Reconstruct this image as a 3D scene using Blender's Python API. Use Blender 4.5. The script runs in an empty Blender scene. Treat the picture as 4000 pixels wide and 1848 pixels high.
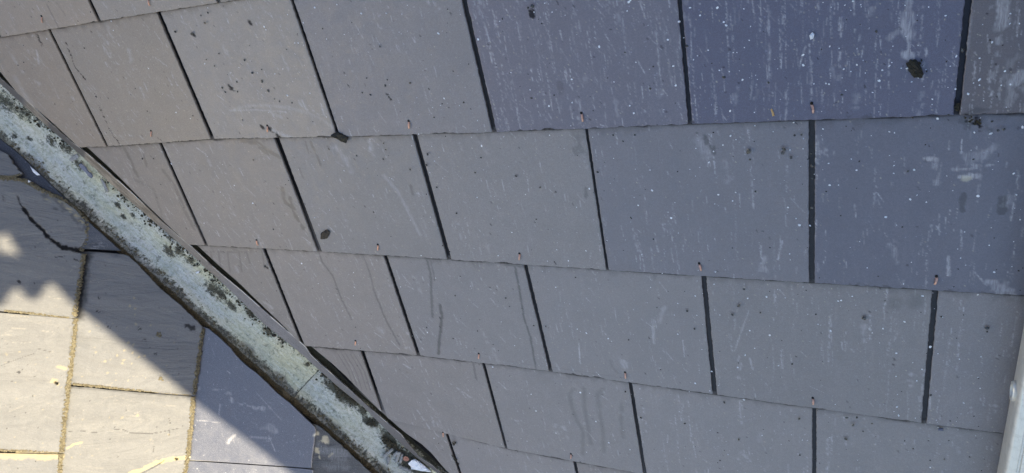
import bpy, bmesh, math, random
import numpy as np
from mathutils import Vector, Matrix, noise as mnoise
random.seed(7)
RNG = np.random.default_rng(11)
S = bpy.context.scene
COL = S.collection

# ------------------------------------------------------------------ camera, sky, sun, exposure
PIT = math.radians(38.3)
c_, s_ = math.cos(PIT), math.sin(PIT)
W = .305                                   # slate width in metres
CAM = np.array([.21530544, -.44257569, .80539344])
R3 = np.array([[.89639031, .07882246, -.43620114],      # image right, down, forward in world axes
               [.03557006, -.99368014, -.10646384],
               [-.44183615, .07991746, -.89352897]])
FOC = 2787.8375
cam_d = bpy.data.cameras.new('camera')
cam_d.sensor_fit = 'HORIZONTAL'; cam_d.sensor_width = 36; cam_d.lens = FOC / 4000 * 36
cam_d.clip_start = .01; cam_d.clip_end = 500
cam = bpy.data.objects.new('camera', cam_d); COL.objects.link(cam)
M = Matrix.Identity(4)
for i in range(3):
    M[i][0] = R3[0][i]; M[i][1] = -R3[1][i]; M[i][2] = -R3[2][i]; M[i][3] = CAM[i]
cam.matrix_world = M
S.camera = cam

SUN_EL, SUN_AZ = math.radians(25), math.radians(0)      # low sun from the +X side
SUN = np.array([math.cos(SUN_EL) * math.cos(SUN_AZ), math.cos(SUN_EL) * math.sin(SUN_AZ), math.sin(SUN_EL)])
wd = bpy.data.worlds.new('World'); S.world = wd; wd.use_nodes = True
nt = wd.node_tree
sky = nt.nodes.new('ShaderNodeTexSky'); sky.sky_type = 'NISHITA'; sky.sun_disc = False
sky.sun_elevation = SUN_EL; sky.sun_rotation = math.pi / 2 - SUN_AZ
sky.air_density = 1.0; sky.dust_density = 1.2
nt.links.new(sky.outputs[0], nt.nodes['Background'].inputs[0])
nt.nodes['Background'].inputs[1].default_value = .098
sl = bpy.data.lights.new('sun', 'SUN'); sl.energy = 5.0; sl.angle = math.radians(.53); sl.color = (1, .86, .6)
so = bpy.data.objects.new('sun', sl); COL.objects.link(so)
so.rotation_euler = Vector(SUN).to_track_quat('Z', 'Y').to_euler()
S.view_settings.view_transform = 'Standard'; S.view_settings.look = 'None'
S.view_settings.exposure = 2.12; S.view_settings.gamma = 1

# ------------------------------------------------------------------ roof frames
U = np.array([1., 0, 0]); V = np.array([0, -c_, -s_]); NA = np.array([0, -s_, c_])
P0 = U * (-5.1 * W) + V * (.26 * W)                     # a point on the valley axis
DB = np.array([c_, 0, -s_]); YD = np.array([0, -1., 0]); NB = np.array([s_, 0, c_])
VA = np.array([c_, -c_, -s_]); VA /= np.linalg.norm(VA)  # down the valley
VB = np.array([1, 1, 0]) / 2 ** .5; VC = np.cross(VA, VB)

def ray(x, y):
    return R3.T @ np.array([(x - 2000) / FOC, (y - 924) / FOC, 1.])
def hit(x, y, o, n, h=0.):
    d = ray(x, y); t = (n @ (o - CAM) + h) / (n @ d); return CAM + t * d
def uvA(x, y, h=0.):
    p = hit(x, y, np.zeros(3), NA, h); return np.array([p @ U, p @ V])
def uvB(x, y, h=0.):
    p = hit(x, y, P0, NB, h) - P0; return np.array([p @ DB, p @ YD])
def uvG(x, y, h=0.):                                     # point on the gutter level: (along, across)
    p = hit(x, y, P0, VC, h) - P0; return np.array([p @ VA, p @ VB])
def toA(u, v, h): return np.outer(u, U) + np.outer(v, V) + np.outer(h, NA)
def toB(u, v, h): return P0 + np.outer(u, DB) + np.outer(v, YD) + np.outer(h, NB)
def toG(a, b, h): return P0 + np.outer(a, VA) + np.outer(b, VB) + np.outer(h, VC)

# ------------------------------------------------------------------ tagging and mesh helpers
def tag(o, label=None, cat=None, group=None, kind=None):
    if label: o['label'] = label
    if cat: o['category'] = cat
    if group: o['group'] = group
    if kind: o['kind'] = kind
    return o
def empty(name, loc):
    o = bpy.data.objects.new(name, None); o.empty_display_size = .02; COL.objects.link(o); o.location = loc; return o
def mkobj(name, verts, faces, mat, parent=None, smooth=True, sharp=35, cen=None, attr=None):
    verts = np.asarray(verts, float)
    if cen is None: cen = verts.mean(0)
    base = np.zeros(3)
    me = bpy.data.meshes.new(name)
    me.from_pydata((verts - cen).tolist(), [], faces); me.update()
    if smooth:
        me.shade_smooth(); me.set_sharp_from_angle(angle=math.radians(sharp))
    if attr is not None:
        a = me.color_attributes.new('wear_shade', 'FLOAT_COLOR', 'POINT')
        a.data.foreach_set('color', np.asarray(attr, np.float32).ravel())
    me.materials.append(mat)
    o = bpy.data.objects.new(name, me); COL.objects.link(o)
    if parent is not None:
        o.parent = parent; o.location = Vector(cen) - parent.location
    else: o.location = cen
    return o

def hsh(i, j, s):
    n = (i * 374761393 + j * 668265263 + s * 2147483647 // 7) & 0xffffffff
    n = ((n ^ (n >> 13)) * 1274126177) & 0xffffffff
    return ((n ^ (n >> 16)) & 0xffff) / 65535.
def vnoise(x, y, s=0):
    x = np.asarray(x, float); y = np.asarray(y, float)
    i = np.floor(x).astype(np.int64); j = np.floor(y).astype(np.int64)
    fx = x - i; fy = y - j; fx = fx * fx * (3 - 2 * fx); fy = fy * fy * (3 - 2 * fy)
    a = hsh(i, j, s); b = hsh(i + 1, j, s); c = hsh(i, j + 1, s); d = hsh(i + 1, j + 1, s)
    return (a * (1 - fx) + b * fx) * (1 - fy) + (c * (1 - fx) + d * fx) * fy
def fbm(x, y, s=0, o=4):
    r = 0; amp = .5; t = 0
    for k in range(o):
        r = r + amp * vnoise(x * 2 ** k, y * 2 ** k, s + k * 17); t += amp; amp *= .5
    return r / t

# ------------------------------------------------------------------ materials
def newmat(name):
    m = bpy.data.materials.new(name); m.use_nodes = True
    nt = m.node_tree; return m, nt, nt.nodes['Principled BSDF']
def N(nt, t, **k):
    n = nt.nodes.new('ShaderNode' + t)
    for a, b in k.items(): setattr(n, a, b)
    return n
def noise(nt, co, scale, detail=4, rough=.55, dist=0):
    n = N(nt, 'TexNoise'); nt.links.new(co, n.inputs['Vector'])
    n.inputs['Scale'].default_value = scale; n.inputs['Detail'].default_value = detail
    n.inputs['Roughness'].default_value = rough; n.inputs['Distortion'].default_value = dist
    return n.outputs[0]
def ramp(nt, x, a, b, lo=0., hi=1.):
    n = N(nt, 'MapRange'); nt.links.new(x, n.inputs[0])
    n.inputs[1].default_value = a; n.inputs[2].default_value = b; n.inputs[3].default_value = lo; n.inputs[4].default_value = hi
    return n.outputs[0]
def math_(nt, op, a, b):
    n = N(nt, 'Math', operation=op)
    for i, x in enumerate((a, b)):
        if isinstance(x, (int, float)): n.inputs[i].default_value = x
        else: nt.links.new(x, n.inputs[i])
    return n.outputs[0]
def mix(nt, f, a, b, blend='MIX'):
    n = N(nt, 'Mix', data_type='RGBA', blend_type=blend)
    for i, x in ((0, f), (6, a), (7, b)):
        if isinstance(x, (int, float)): n.inputs[i].default_value = x
        elif isinstance(x, tuple): n.inputs[i].default_value = (*x, 1)
        else: nt.links.new(x, n.inputs[i])
    return n.outputs[2]
def mapping(nt, co, rot, sc):
    n = N(nt, 'Mapping'); nt.links.new(co, n.inputs[0]); n.inputs[2].default_value = rot; n.inputs[3].default_value = sc
    return n.outputs[0]
def frame_coords(nt, X, Y, scx=1, scy=1):
    """coordinates along two world directions (the roof's own axes), as a vector"""
    g = N(nt, 'NewGeometry')
    out = []
    for D, s in ((X, scx), (Y, scy)):
        d = N(nt, 'VectorMath', operation='DOT_PRODUCT'); nt.links.new(g.outputs['Position'], d.inputs[0])
        d.inputs[1].default_value = tuple(D * s); out.append(d.outputs['Value'])
    cb = N(nt, 'CombineXYZ'); nt.links.new(out[0], cb.inputs[0]); nt.links.new(out[1], cb.inputs[1])
    oi = N(nt, 'ObjectInfo'); nt.links.new(oi.outputs['Random'], cb.inputs[2])
    return cb.outputs[0]
def bump(nt, h, st, dist, prev=None):
    b = N(nt, 'Bump'); nt.links.new(h, b.inputs['Height']); b.inputs['Strength'].default_value = st; b.inputs['Distance'].default_value = dist
    if prev is not None: nt.links.new(prev, b.inputs['Normal'])
    return b.outputs[0]

def slate_mat(name, base, var, warm, X, Y, grain=(40, 220), bumpy=.15, rough=(.42, .62), riven=0., wetcol=.62, lichen=(.5, .46, .34), sheen=.5, pale=(.52, .52, .54)):
    m, nt, p = newmat(name); L = nt.links
    co = frame_coords(nt, X, Y); cs = frame_coords(nt, X, Y, 1, .12); ch = frame_coords(nt, X, Y, .2, 1)
    oi = N(nt, 'ObjectInfo')
    big = noise(nt, co, 6, 4, .6, .4); mid = noise(nt, co, 45, 5, .65); fine = noise(nt, co, 700, 3, .7); vfine = noise(nt, co, 1500, 2, .7)
    strk = noise(nt, cs, 160, 4, .7); layer = noise(nt, ch, 30, 6, .6, .8)
    col = mix(nt, ramp(nt, big, .3, .7), base, var)
    col = mix(nt, ramp(nt, oi.outputs['Random'], 0, 1, 0, .45), col, warm)
    col = mix(nt, ramp(nt, mid, .35, .7, 0, .22), col, tuple(x * 1.35 for x in base))
    if riven:
        col = mix(nt, ramp(nt, layer, .4, .72, 0, riven), col, tuple(x * .6 for x in base))
        col = mix(nt, ramp(nt, noise(nt, ch, 12, 6, .6, 1.5), .55, .75, 0, riven * .7), col, tuple(x * 1.4 for x in warm))
    blot = noise(nt, co, 17, 6, .7, .8); sand = noise(nt, co, 330, 5, .8)
    col = mix(nt, ramp(nt, blot, .42, .7, 0, .4), col, tuple(x * .72 for x in base))
    col = mix(nt, ramp(nt, noise(nt, cs, 60, 6, .75, .6), .55, .78, 0, .35), col, tuple(x * 1.5 for x in base))
    col = mix(nt, ramp(nt, sand, .38, .62, 0, .5), col, tuple(x * .66 for x in base))
    col = mix(nt, ramp(nt, fine, .3, .7, 0, .5), col, tuple(x * .55 for x in base))
    col = mix(nt, ramp(nt, vfine, .56, .74, 0, .4), col, pale)
    col = mix(nt, ramp(nt, noise(nt, co, 240, 3, .6), .68, .74, 0, .55), col, pale)
    col = mix(nt, 1., col, oi.outputs['Color'], 'MULTIPLY')
    # pale vertical runs
    a = N(nt, 'Attribute', attribute_name='wear_shade'); sp = N(nt, 'SeparateColor'); L.new(a.outputs['Color'], sp.inputs[0])
    pk = math_(nt, 'MULTIPLY', sp.outputs[0], ramp(nt, noise(nt, cs, 420, 4, .75), .3, .62))
    col = mix(nt, pk, col, pale)
    wet = sp.outputs[1]
    col = mix(nt, math_(nt, 'MULTIPLY', wet, wetcol), col, (.014, .0135, .013))
    col = mix(nt, sp.outputs[2], col, lichen)
    col = mix(nt, a.outputs['Alpha'], col, (.005, .005, .006)); L.new(math_(nt, 'MULTIPLY', math_(nt, 'SUBTRACT', 1., a.outputs['Alpha']), sheen), p.inputs['Specular IOR Level'])  # alpha: black specks and painted-in joint shade
    L.new(col, p.inputs['Base Color'])
    r = ramp(nt, mid, .3, .7, rough[0], rough[1])
    r = math_(nt, 'ADD', r, math_(nt, 'MULTIPLY', sp.outputs[0], .2))
    r = math_(nt, 'SUBTRACT', r, math_(nt, 'MULTIPLY', wet, .12))
    L.new(r, p.inputs['Roughness'])
    b = bump(nt, fine, bumpy, .0006)
    b = bump(nt, mid, bumpy, .0025, b)
    if riven: b = bump(nt, layer, .8 * riven, .008, b); b = bump(nt, noise(nt, ch, 9, 5, .6, 1.2), .6, .02, b)
    else: b = bump(nt, strk, bumpy * .6, .0005, b)
    L.new(b, p.inputs['Normal'])
    return m
M_A = slate_mat('new_slate', (.25, .231, .224), (.218, .206, .206), (.262, .24, .228), U, V, grain=1, bumpy=.3)
M_B = slate_mat('old_riven_slate', (.13, .131, .138), (.1, .106, .12), (.146, .142, .134), DB, YD, bumpy=.6, rough=(.5, .75), riven=.62, wetcol=.85, sheen=.35, pale=(.22, .205, .18), lichen=(.25, .21, .12))
M_B2 = slate_mat('purple_slate', (.055, .06, .084), (.048, .053, .078), (.06, .064, .086), DB, YD, bumpy=.15, rough=(.3, .42), sheen=1.)
M_B3 = slate_mat('dark_damp_slate', (.05, .05, .05), (.03, .032, .034), (.065, .062, .06), DB, YD, bumpy=.4, rough=(.25, .5), riven=.5, lichen=(.42, .36, .24))

M_B4 = slate_mat('navy_wet_slate', (.018, .02, .032), (.014, .016, .027), (.02, .022, .032), DB, YD, rough=(.3, .42), sheen=.4)
M_B5 = slate_mat('small_old_slate', (.06, .064, .078), (.045, .05, .062), (.07, .074, .085), DB, YD, bumpy=.3, rough=(.5, .65), riven=.4, sheen=.4)

def rough_mat(name, cols, scale=60, rough=.9, bst=.8, bdist=.003, metal=0., spec=.3):
    m, nt, p = newmat(name)
    tc = N(nt, 'TexCoord'); g = N(nt, 'NewGeometry'); co = g.outputs['Position']
    n1 = noise(nt, co, scale, 6, .7); n2 = noise(nt, co, scale * 5, 4, .7)
    col = mix(nt, ramp(nt, n1, .38, .62), cols[0], cols[1])
    col = mix(nt, ramp(nt, n2, .5, .72), col, cols[2])
    nt.links.new(col, p.inputs['Base Color'])
    p.inputs['Roughness'].default_value = rough; p.inputs['Metallic'].default_value = metal; p.inputs['Specular IOR Level'].default_value = spec
    nt.links.new(bump(nt, n2, bst, bdist), p.inputs['Normal'])
    return m
M_CRUST = rough_mat('lichen_crust', ((.2, .178, .12), (.12, .102, .068), (.035, .028, .018)), 200, .95, 1, .004)
M_MOSS = rough_mat('dark_moss', ((.05, .047, .042), (.08, .07, .045), (.02, .019, .017)), 260, .95, 1, .004)
M_GMOSS = rough_mat('gutter_dirt', ((.03, .028, .022), (.07, .06, .035), (.015, .015, .013)), 150, .95, 1, .004)
M_BARK = rough_mat('dark_bark', ((.03, .024, .018), (.05, .04, .03), (.015, .012, .01)), 200, .6, .6, .002)
M_COPPER = rough_mat('copper', ((.6, .34, .25), (.42, .22, .15), (.75, .52, .42)), 300, .4, .2, .0005, .5, .5)
M_COPPER_OLD = rough_mat('dull_copper', ((.34, .16, .11), (.25, .13, .1), (.4, .22, .16)), 300, .55, .4, .0008, .4, .5)
M_HOLE_SHADE = rough_mat('hole_shade', ((.01, .01, .01), (.016, .015, .014), (.006, .006, .006)), 100, .9)  # black standing in for the shade inside holes
M_WHITE = rough_mat('white_chip', ((.75, .77, .82), (.6, .63, .68), (.45, .46, .48)), 160, .6, .5, .002)
M_FRAG = rough_mat('grey_fragment', ((.3, .31, .32), (.22, .22, .22), (.12, .12, .1)), 130, .8, .7, .003)
M_NAVY = rough_mat('blue_slate_sliver', ((.13, .14, .19), (.11, .12, .16), (.18, .18, .2)), 60, .5, .2, .001)
M_TAN = rough_mat('tan_chip', ((.6, .4, .18), (.5, .3, .12), (.7, .55, .3)), 160, .7, .4, .001)
M_UNDER = rough_mat('roofing_membrane', ((.012, .013, .018), (.02, .02, .025), (.008, .008, .01)), 30, .7, .3, .002)
M_DARKGRIT = rough_mat('dark_grit', ((.012, .012, .012), (.03, .03, .028), (.05, .048, .04)), 400, .25, .3, .001, 0, .8)

def wood_mat():
    m, nt, p = newmat('weathered_edge_strip')
    co = frame_coords(nt, VA, VB, .25, 1.6); c2 = frame_coords(nt, VA, VB)
    a = N(nt, 'Attribute', attribute_name='wear_shade'); sp = N(nt, 'SeparateColor'); nt.links.new(a.outputs['Color'], sp.inputs[0])
    g = noise(nt, co, 90, 6, .7, .6); g2 = noise(nt, c2, 300, 4, .7)
    tan = mix(nt, ramp(nt, g, .4, .6), (.27, .225, .175), (.13, .105, .08))
    grey = mix(nt, ramp(nt, g, .35, .65), (.14, .135, .14), (.19, .18, .185))
    dark = mix(nt, ramp(nt, g, .35, .65), (.09, .08, .07), (.06, .052, .05))
    col = mix(nt, sp.outputs[0], grey, tan)
    col = mix(nt, sp.outputs[1], col, dark)
    col = mix(nt, ramp(nt, g2, .52, .7, 0, .7), col, (.05, .045, .04))
    col = mix(nt, sp.outputs[2], col, (.75, .72, .66))
    nt.links.new(col, p.inputs['Base Color']); p.inputs['Roughness'].default_value = .7
    nt.links.new(bump(nt, g, .4, .001), p.inputs['Normal'])
    return m
M_WOOD = wood_mat()
def gutter_mat():
    m, nt, p = newmat('algae_stained_lead')
    co = frame_coords(nt, VA, VB); cs = frame_coords(nt, VA, VB, .35, 1)
    a = N(nt, 'Attribute', attribute_name='wear_shade'); sp = N(nt, 'SeparateColor'); nt.links.new(a.outputs['Color'], sp.inputs[0])
    n1 = noise(nt, cs, 14, 5, .6, .6); n2 = noise(nt, cs, 38, 6, .7, .25); n3 = noise(nt, co, 130, 6, .75, .1); n4 = noise(nt, co, 420, 4, .75); n5 = noise(nt, cs, 13, 5, .65, .4)
    col = mix(nt, ramp(nt, n1, .38, .62), (.35, .37, .385), (.45, .44, .385))
    col = mix(nt, ramp(nt, n5, .44, .62, 0, .8), col, (.43, .41, .26))
    col = mix(nt, ramp(nt, n2, .42, .68, 0, .55), col, (.28, .34, .33))
    scr = noise(nt, mapping(nt, frame_coords(nt, VA, VB), (0, 0, .3), (.15, 1, 1)), 260, 4, .7)
    col = mix(nt, ramp(nt, scr, .52, .66, 0, .55), col, (.56, .58, .53))
    col = mix(nt, ramp(nt, n3, .48, .66, 0, .75), col, (.2, .225, .17)); col = mix(nt, ramp(nt, noise(nt, cs, 75, 6, .75, .2), .46, .68, 0, .65), col, (.24, .25, .17)); col = mix(nt, ramp(nt, n4, .55, .68, 0, .75), col, (.1, .11, .085)); col = mix(nt, ramp(nt, noise(nt, co, 70, 6, .8, .2), .56, .64, 0, .75), col, (.07, .075, .055))
    # dirt, moss and painted gap shade where the attribute lies, broken up by noise
    d = math_(nt, 'ADD', sp.outputs[1], ramp(nt, n3, .2, .8, -.55, .55))
    d = math_(nt, 'ADD', d, ramp(nt, n4, .2, .8, -.35, .35)); d = math_(nt, 'ADD', d, ramp(nt, n2, .25, .75, -.22, .22))
    n = N(nt, 'Clamp'); nt.links.new(ramp(nt, d, .35, .62), n.inputs[0]); dd = n.outputs[0]
    col = mix(nt, dd, col, mix(nt, ramp(nt, n4, .4, .6), (.02, .02, .017), (.06, .062, .042)))
    col = mix(nt, sp.outputs[2], col, mix(nt, ramp(nt, n4, .35, .65), (.1, .098, .095), (.06, .057, .052)))
    b_ = N(nt, 'Clamp'); nt.links.new(ramp(nt, math_(nt, 'ADD', a.outputs['Alpha'], ramp(nt, n4, .3, .7, -.3, .3)), .3, .7), b_.inputs[0])
    col = mix(nt, b_.outputs[0], col, mix(nt, ramp(nt, n4, .4, .6), (.02, .016, .01), (.09, .066, .03)))
    nt.links.new(col, p.inputs['Base Color']); p.inputs['Roughness'].default_value = .6
    p.inputs['Specular IOR Level'].default_value = .35
    b = bump(nt, n3, .5, .002); b = bump(nt, dd, .8, .002, b); b = bump(nt, n2, .3, .004, b)
    nt.links.new(b, p.inputs['Normal'])
    return m
M_GUT = gutter_mat()
def alu_mat():
    m, nt, p = newmat('worn_aluminium')
    g = N(nt, 'NewGeometry'); mp = mapping(nt, g.outputs['Position'], (0, 0, 0), (1, .06, .06))
    n1 = noise(nt, mp, 900, 4, .6); n2 = noise(nt, g.outputs['Position'], 90, 6, .7); n3 = noise(nt, g.outputs['Position'], 500, 4, .7)
    col = mix(nt, ramp(nt, n1, .35, .65), (.66, .64, .59), (.6, .58, .53))
    col = mix(nt, ramp(nt, n2, .5, .72, 0, .6), col, (.42, .40, .36))
    col = mix(nt, ramp(nt, n3, .64, .74, 0, .7), col, (.1, .095, .085))
    nt.links.new(col, p.inputs['Base Color']); p.inputs['Metallic'].default_value = .35; p.inputs['Roughness'].default_value = .38
    nt.links.new(bump(nt, n1, .2, .0004), p.inputs['Normal'])
    return m
M_ALU = alu_mat()
def brick_mat():
    m, nt, p = newmat('brickwork')
    g = N(nt, 'NewGeometry'); mp = mapping(nt, g.outputs['Position'], (0, math.pi / 2, math.pi / 2), (1, 1, 1))
    sx = N(nt, 'SeparateXYZ'); nt.links.new(g.outputs['Position'], sx.inputs[0]); cb = N(nt, 'CombineXYZ')
    nt.links.new(sx.outputs[1], cb.inputs[0]); nt.links.new(sx.outputs[2], cb.inputs[1])
    b = N(nt, 'TexBrick'); nt.links.new(cb.outputs[0], b.inputs[0]); b.inputs['Scale'].default_value = 1
    b.inputs['Brick Width'].default_value = .225; b.inputs['Row Height'].default_value = .075; b.inputs['Mortar Size'].default_value = .01
    b.inputs['Color1'].default_value = (.28, .15, .1, 1); b.inputs['Color2'].default_value = (.2, .11, .08, 1); b.inputs['Mortar'].default_value = (.35, .33, .3, 1)
    nt.links.new(b.outputs[0], p.inputs['Base Color']); p.inputs['Roughness'].default_value = .9
    return m
M_CASTER_BRICK = brick_mat()
M_STONE = rough_mat('coping_stone', ((.35, .33, .3), (.28, .26, .24), (.2, .19, .17)), 20)
M_GROUND = rough_mat('gravel_ground', ((.2, .19, .17), (.14, .13, .12), (.1, .1, .09)), 20)

# ------------------------------------------------------------------ wear painting (vertex attributes placed on the roof surfaces)
class Wear:
    """strokes in surface coordinates: channel 0 pale bloom, 1 damp, 2 lichen / white speck, 3 black speck; 1 and 3 also painted shade"""
    def __init__(self): self.items = []
    def stroke(self, ch, pts, w, s=1., soft=.45, seed=None, jag=.5, dots=0.):
        pts = np.array(pts, float); self.items.append((ch, pts, w, s, soft, random.randrange(9999) if seed is None else seed, jag, dots))
    def paint(self, uv, extra=()):
        out = np.zeros((len(uv), 4))
        lo = uv.min(0); hi = uv.max(0)
        for ch, pts, w, s, soft, seed, jag, dots in list(self.items) + list(extra):
            r = w * 1.8
            if (pts.max(0) + r < lo).any() or (pts.min(0) - r > hi).any(): continue
            idx = np.where(((uv > pts.min(0) - r) & (uv < pts.max(0) + r)).all(1))[0]
            if not len(idx): continue
            q = uv[idx]; dmin = np.full(len(q), 9.)
            if len(pts) == 1: dmin = np.linalg.norm(q - pts[0], axis=1)
            for a, b in zip(pts[:-1], pts[1:]):
                ab = b - a; t = np.clip(((q - a) @ ab) / max(ab @ ab, 1e-12), 0, 1)
                dmin = np.minimum(dmin, np.linalg.norm(q - a - t[:, None] * ab, axis=1))
            nz = vnoise(q[:, 0] / w * .8 + seed, q[:, 1] / w * .8, seed) * .6 + vnoise(q[:, 0] / w * 2.2, q[:, 1] / w * 2.2 + seed, seed + 5) * .4
            ww = w * (1 + jag * (nz - .5) * 2)
            m = np.clip((ww - dmin) / (soft * w), 0, 1)
            if dots: m = m * np.clip((vnoise(q[:, 0] / w * dots + seed, q[:, 1] / w * dots, seed + 9) - .42) * 8, 0, 1)
            out[idx, ch] = np.maximum(out[idx, ch], m * s)
        return out
WA, WB = Wear(), Wear()
def A(ch, px, w, s=1., **k):
    if ch in (0, 2): s *= .68
    WA.stroke(ch, [uvA(*p) for p in px], w, s, **k)
def B(ch, px, w, s=1., **k):
    if ch == 0: s *= .6
    WB.stroke(ch, [uvB(*p) for p in px], w, s, **k)
# damp runs and pools
A(1, [(1243, 989), (1255, 1024), (1297, 1078), (1335, 1172), (1374, 1246)], .0028, .65)
A(1, [(1416, 1002), (1444, 1071), (1459, 1134)], .0022, .55); A(1, [(1459, 1134), (1498, 1227), (1521, 1273), (1564, 1351)], .003, .65)
A(1, [(1665, 1017), (1680, 1071), (1684, 1149), (1690, 1238)], .0035, .7); A(1, [(1677, 1010), (1696, 1091)], .0022, .6)
A(1, [(1719, 1192), (1727, 1234), (1719, 1312), (1715, 1378)], .0042, .9)
A(1, [(2010, 1048), (2026, 1126), (2049, 1250), (2072, 1312), (2084, 1374), (2097, 1444)], .0028, .8)
A(1, [(1975, 1037), (2045, 1043)], .004, .7); A(1, [(1847, 1421), (1859, 1483)], .003, .6); A(1, [(1440, 1003), (1560, 1010)], .0016, .6)
for pts in ([(2242, 1522), (2224, 1540), (2232, 1584), (2251, 1638), (2278, 1685), (2278, 1770)], [(2280, 1522), (2282, 1585), (2294, 1654), (2309, 1731)],
            [(2352, 1522), (2333, 1545), (2340, 1607), (2356, 1685), (2360, 1762)], [(2428, 1582), (2426, 1646), (2435, 1708)]):
    A(1, pts, .0062, .38, soft=.8, jag=.25)
A(1, [(2385, 1405), (2392, 1430), (2415, 1455)], .004, .25, soft=.8)
A(1, [(940, 551), (1002, 559), (1040, 590), (1087, 613)], .006, .6); A(1, [(1190, 555), (1202, 598)], .002, .6); A(1, [(1211, 559), (1235, 605), (1250, 645)], .0035, .6)
A(1, [(1103, 738), (1115, 790), (1149, 815)], .005, .65, jag=.9); A(1, [(1130, 770), (1150, 835), (1188, 893)], .0045, .7, jag=.9)
A(1, [(474, 567), (505, 621), (536, 691)], .006, .55); A(1, [(637, 668), (683, 730), (722, 823), (761, 893)], .006, .45); A(1, [(560, 610), (570, 650)], .004, .5)
A(1, [(1170, 660), (1182, 695)], .003, .4); A(1, [(1010, 580), (1045, 605)], .004, .5); A(1, [(520, 700), (600, 740), (640, 860)], .005, .3)
A(1, [(540, 570), (620, 562)], .005, .5); A(1, [(790, 985), (1000, 990)], .003, .45, dots=.4)
for x in (820, 850, 885, 930, 960, 1020): A(1, [(x, 985), (x + 12, 1030 + (x * 7) % 40)], .0028, .5)
for x in (1360, 1375, 1390, 1408, 1422, 1440): A(1, [(x - 40, 1385), (x, 1450), (x + 25, 1520)], .002, .5, jag=.8)
A(3, [(252, 163), (272, 210), (291, 264), (334, 311)], .0024, .9, dots=1.2, jag=.9); A(3, [(388, 412), (410, 460), (435, 512), (466, 551)], .0024, .85, dots=1.2, jag=.9)
A(3, [(140, 138), (160, 180)], .004, .8, dots=1.5, jag=.9)
A(1, [(186, 16), (233, 105)], .0022, .5); A(1, [(225, 10), (260, 60)], .0015, .35)
for x, y, w in ((3493, 1190, .012), (3578, 1180, .013)): A(1, [(x, y - 12), (x, y + 12)], w, .4, soft=.8, jag=.4)
A(1, [(3760, 760), (3760, 820)], .0045, .75); A(1, [(3918, 780), (3912, 830)], .006, .8); A(1, [(2253, 530), (2262, 590)], .009, .45, jag=1)
A(1, [(1605, 725), (1612, 758)], .0035, .6); A(1, [(2288, 735), (2290, 770)], .004, .55); A(1, [(2755, 545), (2760, 560)], .006, .8); A(1, [(2782, 580), (2785, 595)], .0055, .8)
A(1, [(3330, 1112), (3420, 1118)], .006, .65, dots=1., jag=1); A(1, [(3460, 1115), (3470, 1120)], .004, .7)
A(1, [(3780, 452), (3830, 480)], .012, .7, dots=1.5, jag=1); A(3, [(3790, 462), (3820, 500)], .007, .9, dots=2., jag=1)
A(1, [(3330, 456), (3390, 464)], .006, .6, dots=1., jag=.9); A(1, [(3720, 1137), (3990, 1156)], .005, .7, dots=.7, jag=1)
A(1, [(2187, 325), (2190, 360)], .006, .4); A(1, [(1985, 1410), (2450, 1475)], .0012, .2)
for x0, y0, x1, y1 in ((340, 1, 500, 1), ): pass
# black/brown crumbs around nails
for x, y, w in ((1030, 495, .006), (1058, 505, .007), (1020, 488, .004), (1088, 528, .006), (900, 340, .006), (910, 352, .004), (893, 335, .003), (1034, 1043, .005), (975, 92, .005), (968, 83, .004), (750, 135, .006), (1510, 365, .003), (1523, 382, .003), (2070, 45, .005), (2072, 58, .005)):
    A(3, [(x, y), (x + 6, y + 4)], w * .8, .85, jag=1)
# pale rubbed arcs and scratches
A(0, [(916, 425), (980, 412), (1048, 410), (1130, 420), (1204, 437), (1260, 462), (1312, 500)], .0044, .3, soft=.9); A(0, [(900, 432), (1000, 428), (1120, 436)], .002, .45)
A(0, [(1064, 505), (1110, 525), (1165, 540)], .005, .5, soft=.9); A(0, [(1064, 440), (1100, 455)], .004, .4)
A(0, [(1500, 690), (1556, 753), (1603, 839), (1642, 916)], .0055, .4, soft=.9); A(0, [(1308, 575), (1340, 615), (1372, 668)], .008, .45, soft=.9)
A(0, [(3547, 60), (3547, 101), (3545, 135)], .0085, .8, soft=.6); A(0, [(3550, 0), (3548, 60)], .004, .6); A(0, [(3548, 140), (3551, 215)], .0022, .8); A(0, [(3535, 218), (3565, 218)], .0055, .8, jag=.9)
A(0, [(3470, 150), (3530, 110)], .004, .4); A(0, [(3920, 0), (3920, 60), (3912, 90)], .008, .6); A(0, [(3905, 90), (3895, 220), (3880, 300)], .004, .5, dots=.5)
A(0, [(3960, 320), (3985, 290)], .007, .7); A(0, [(3950, 340), (3945, 400)], .006, .4)
A(0, [(3750, 695), (3790, 688), (3830, 690)], .0035, .9, jag=.9); A(2, [(3765, 696), (3785, 698)], .004, .75, jag=.7); A(0, [(3625, 620), (3660, 622)], .004, .8, jag=1)
A(0, [(3730, 660), (3810, 655), (3880, 640)], .004, .6, dots=.8); A(0, [(3880, 1100), (3915, 1120), (3950, 1140)], .011, .6, jag=1); A(0, [(3800, 620), (3860, 600)], .01, .4, jag=1)
A(0, [(3185, 585), (3240, 600)], .006, .5, dots=1); A(0, [(3705, 1000), (3705, 1070)], .0025, .8); A(0, [(2985, 1010), (2985, 1060)], .008, .5, dots=1, soft=.8)
A(0, [(3055, 940), (3040, 1010)], .0018, .7); A(0, [(2735, 560), (2765, 600)], .012, .35, soft=.9, jag=.8); A(0, [(2895, 1390), (2885, 1480)], .0045, .55, dots=.7)
A(0, [(2930, 1400), (2940, 1440)], .002, .6); A(0, [(2870, 1370), (2925, 1215)], .0013, .5)
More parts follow.
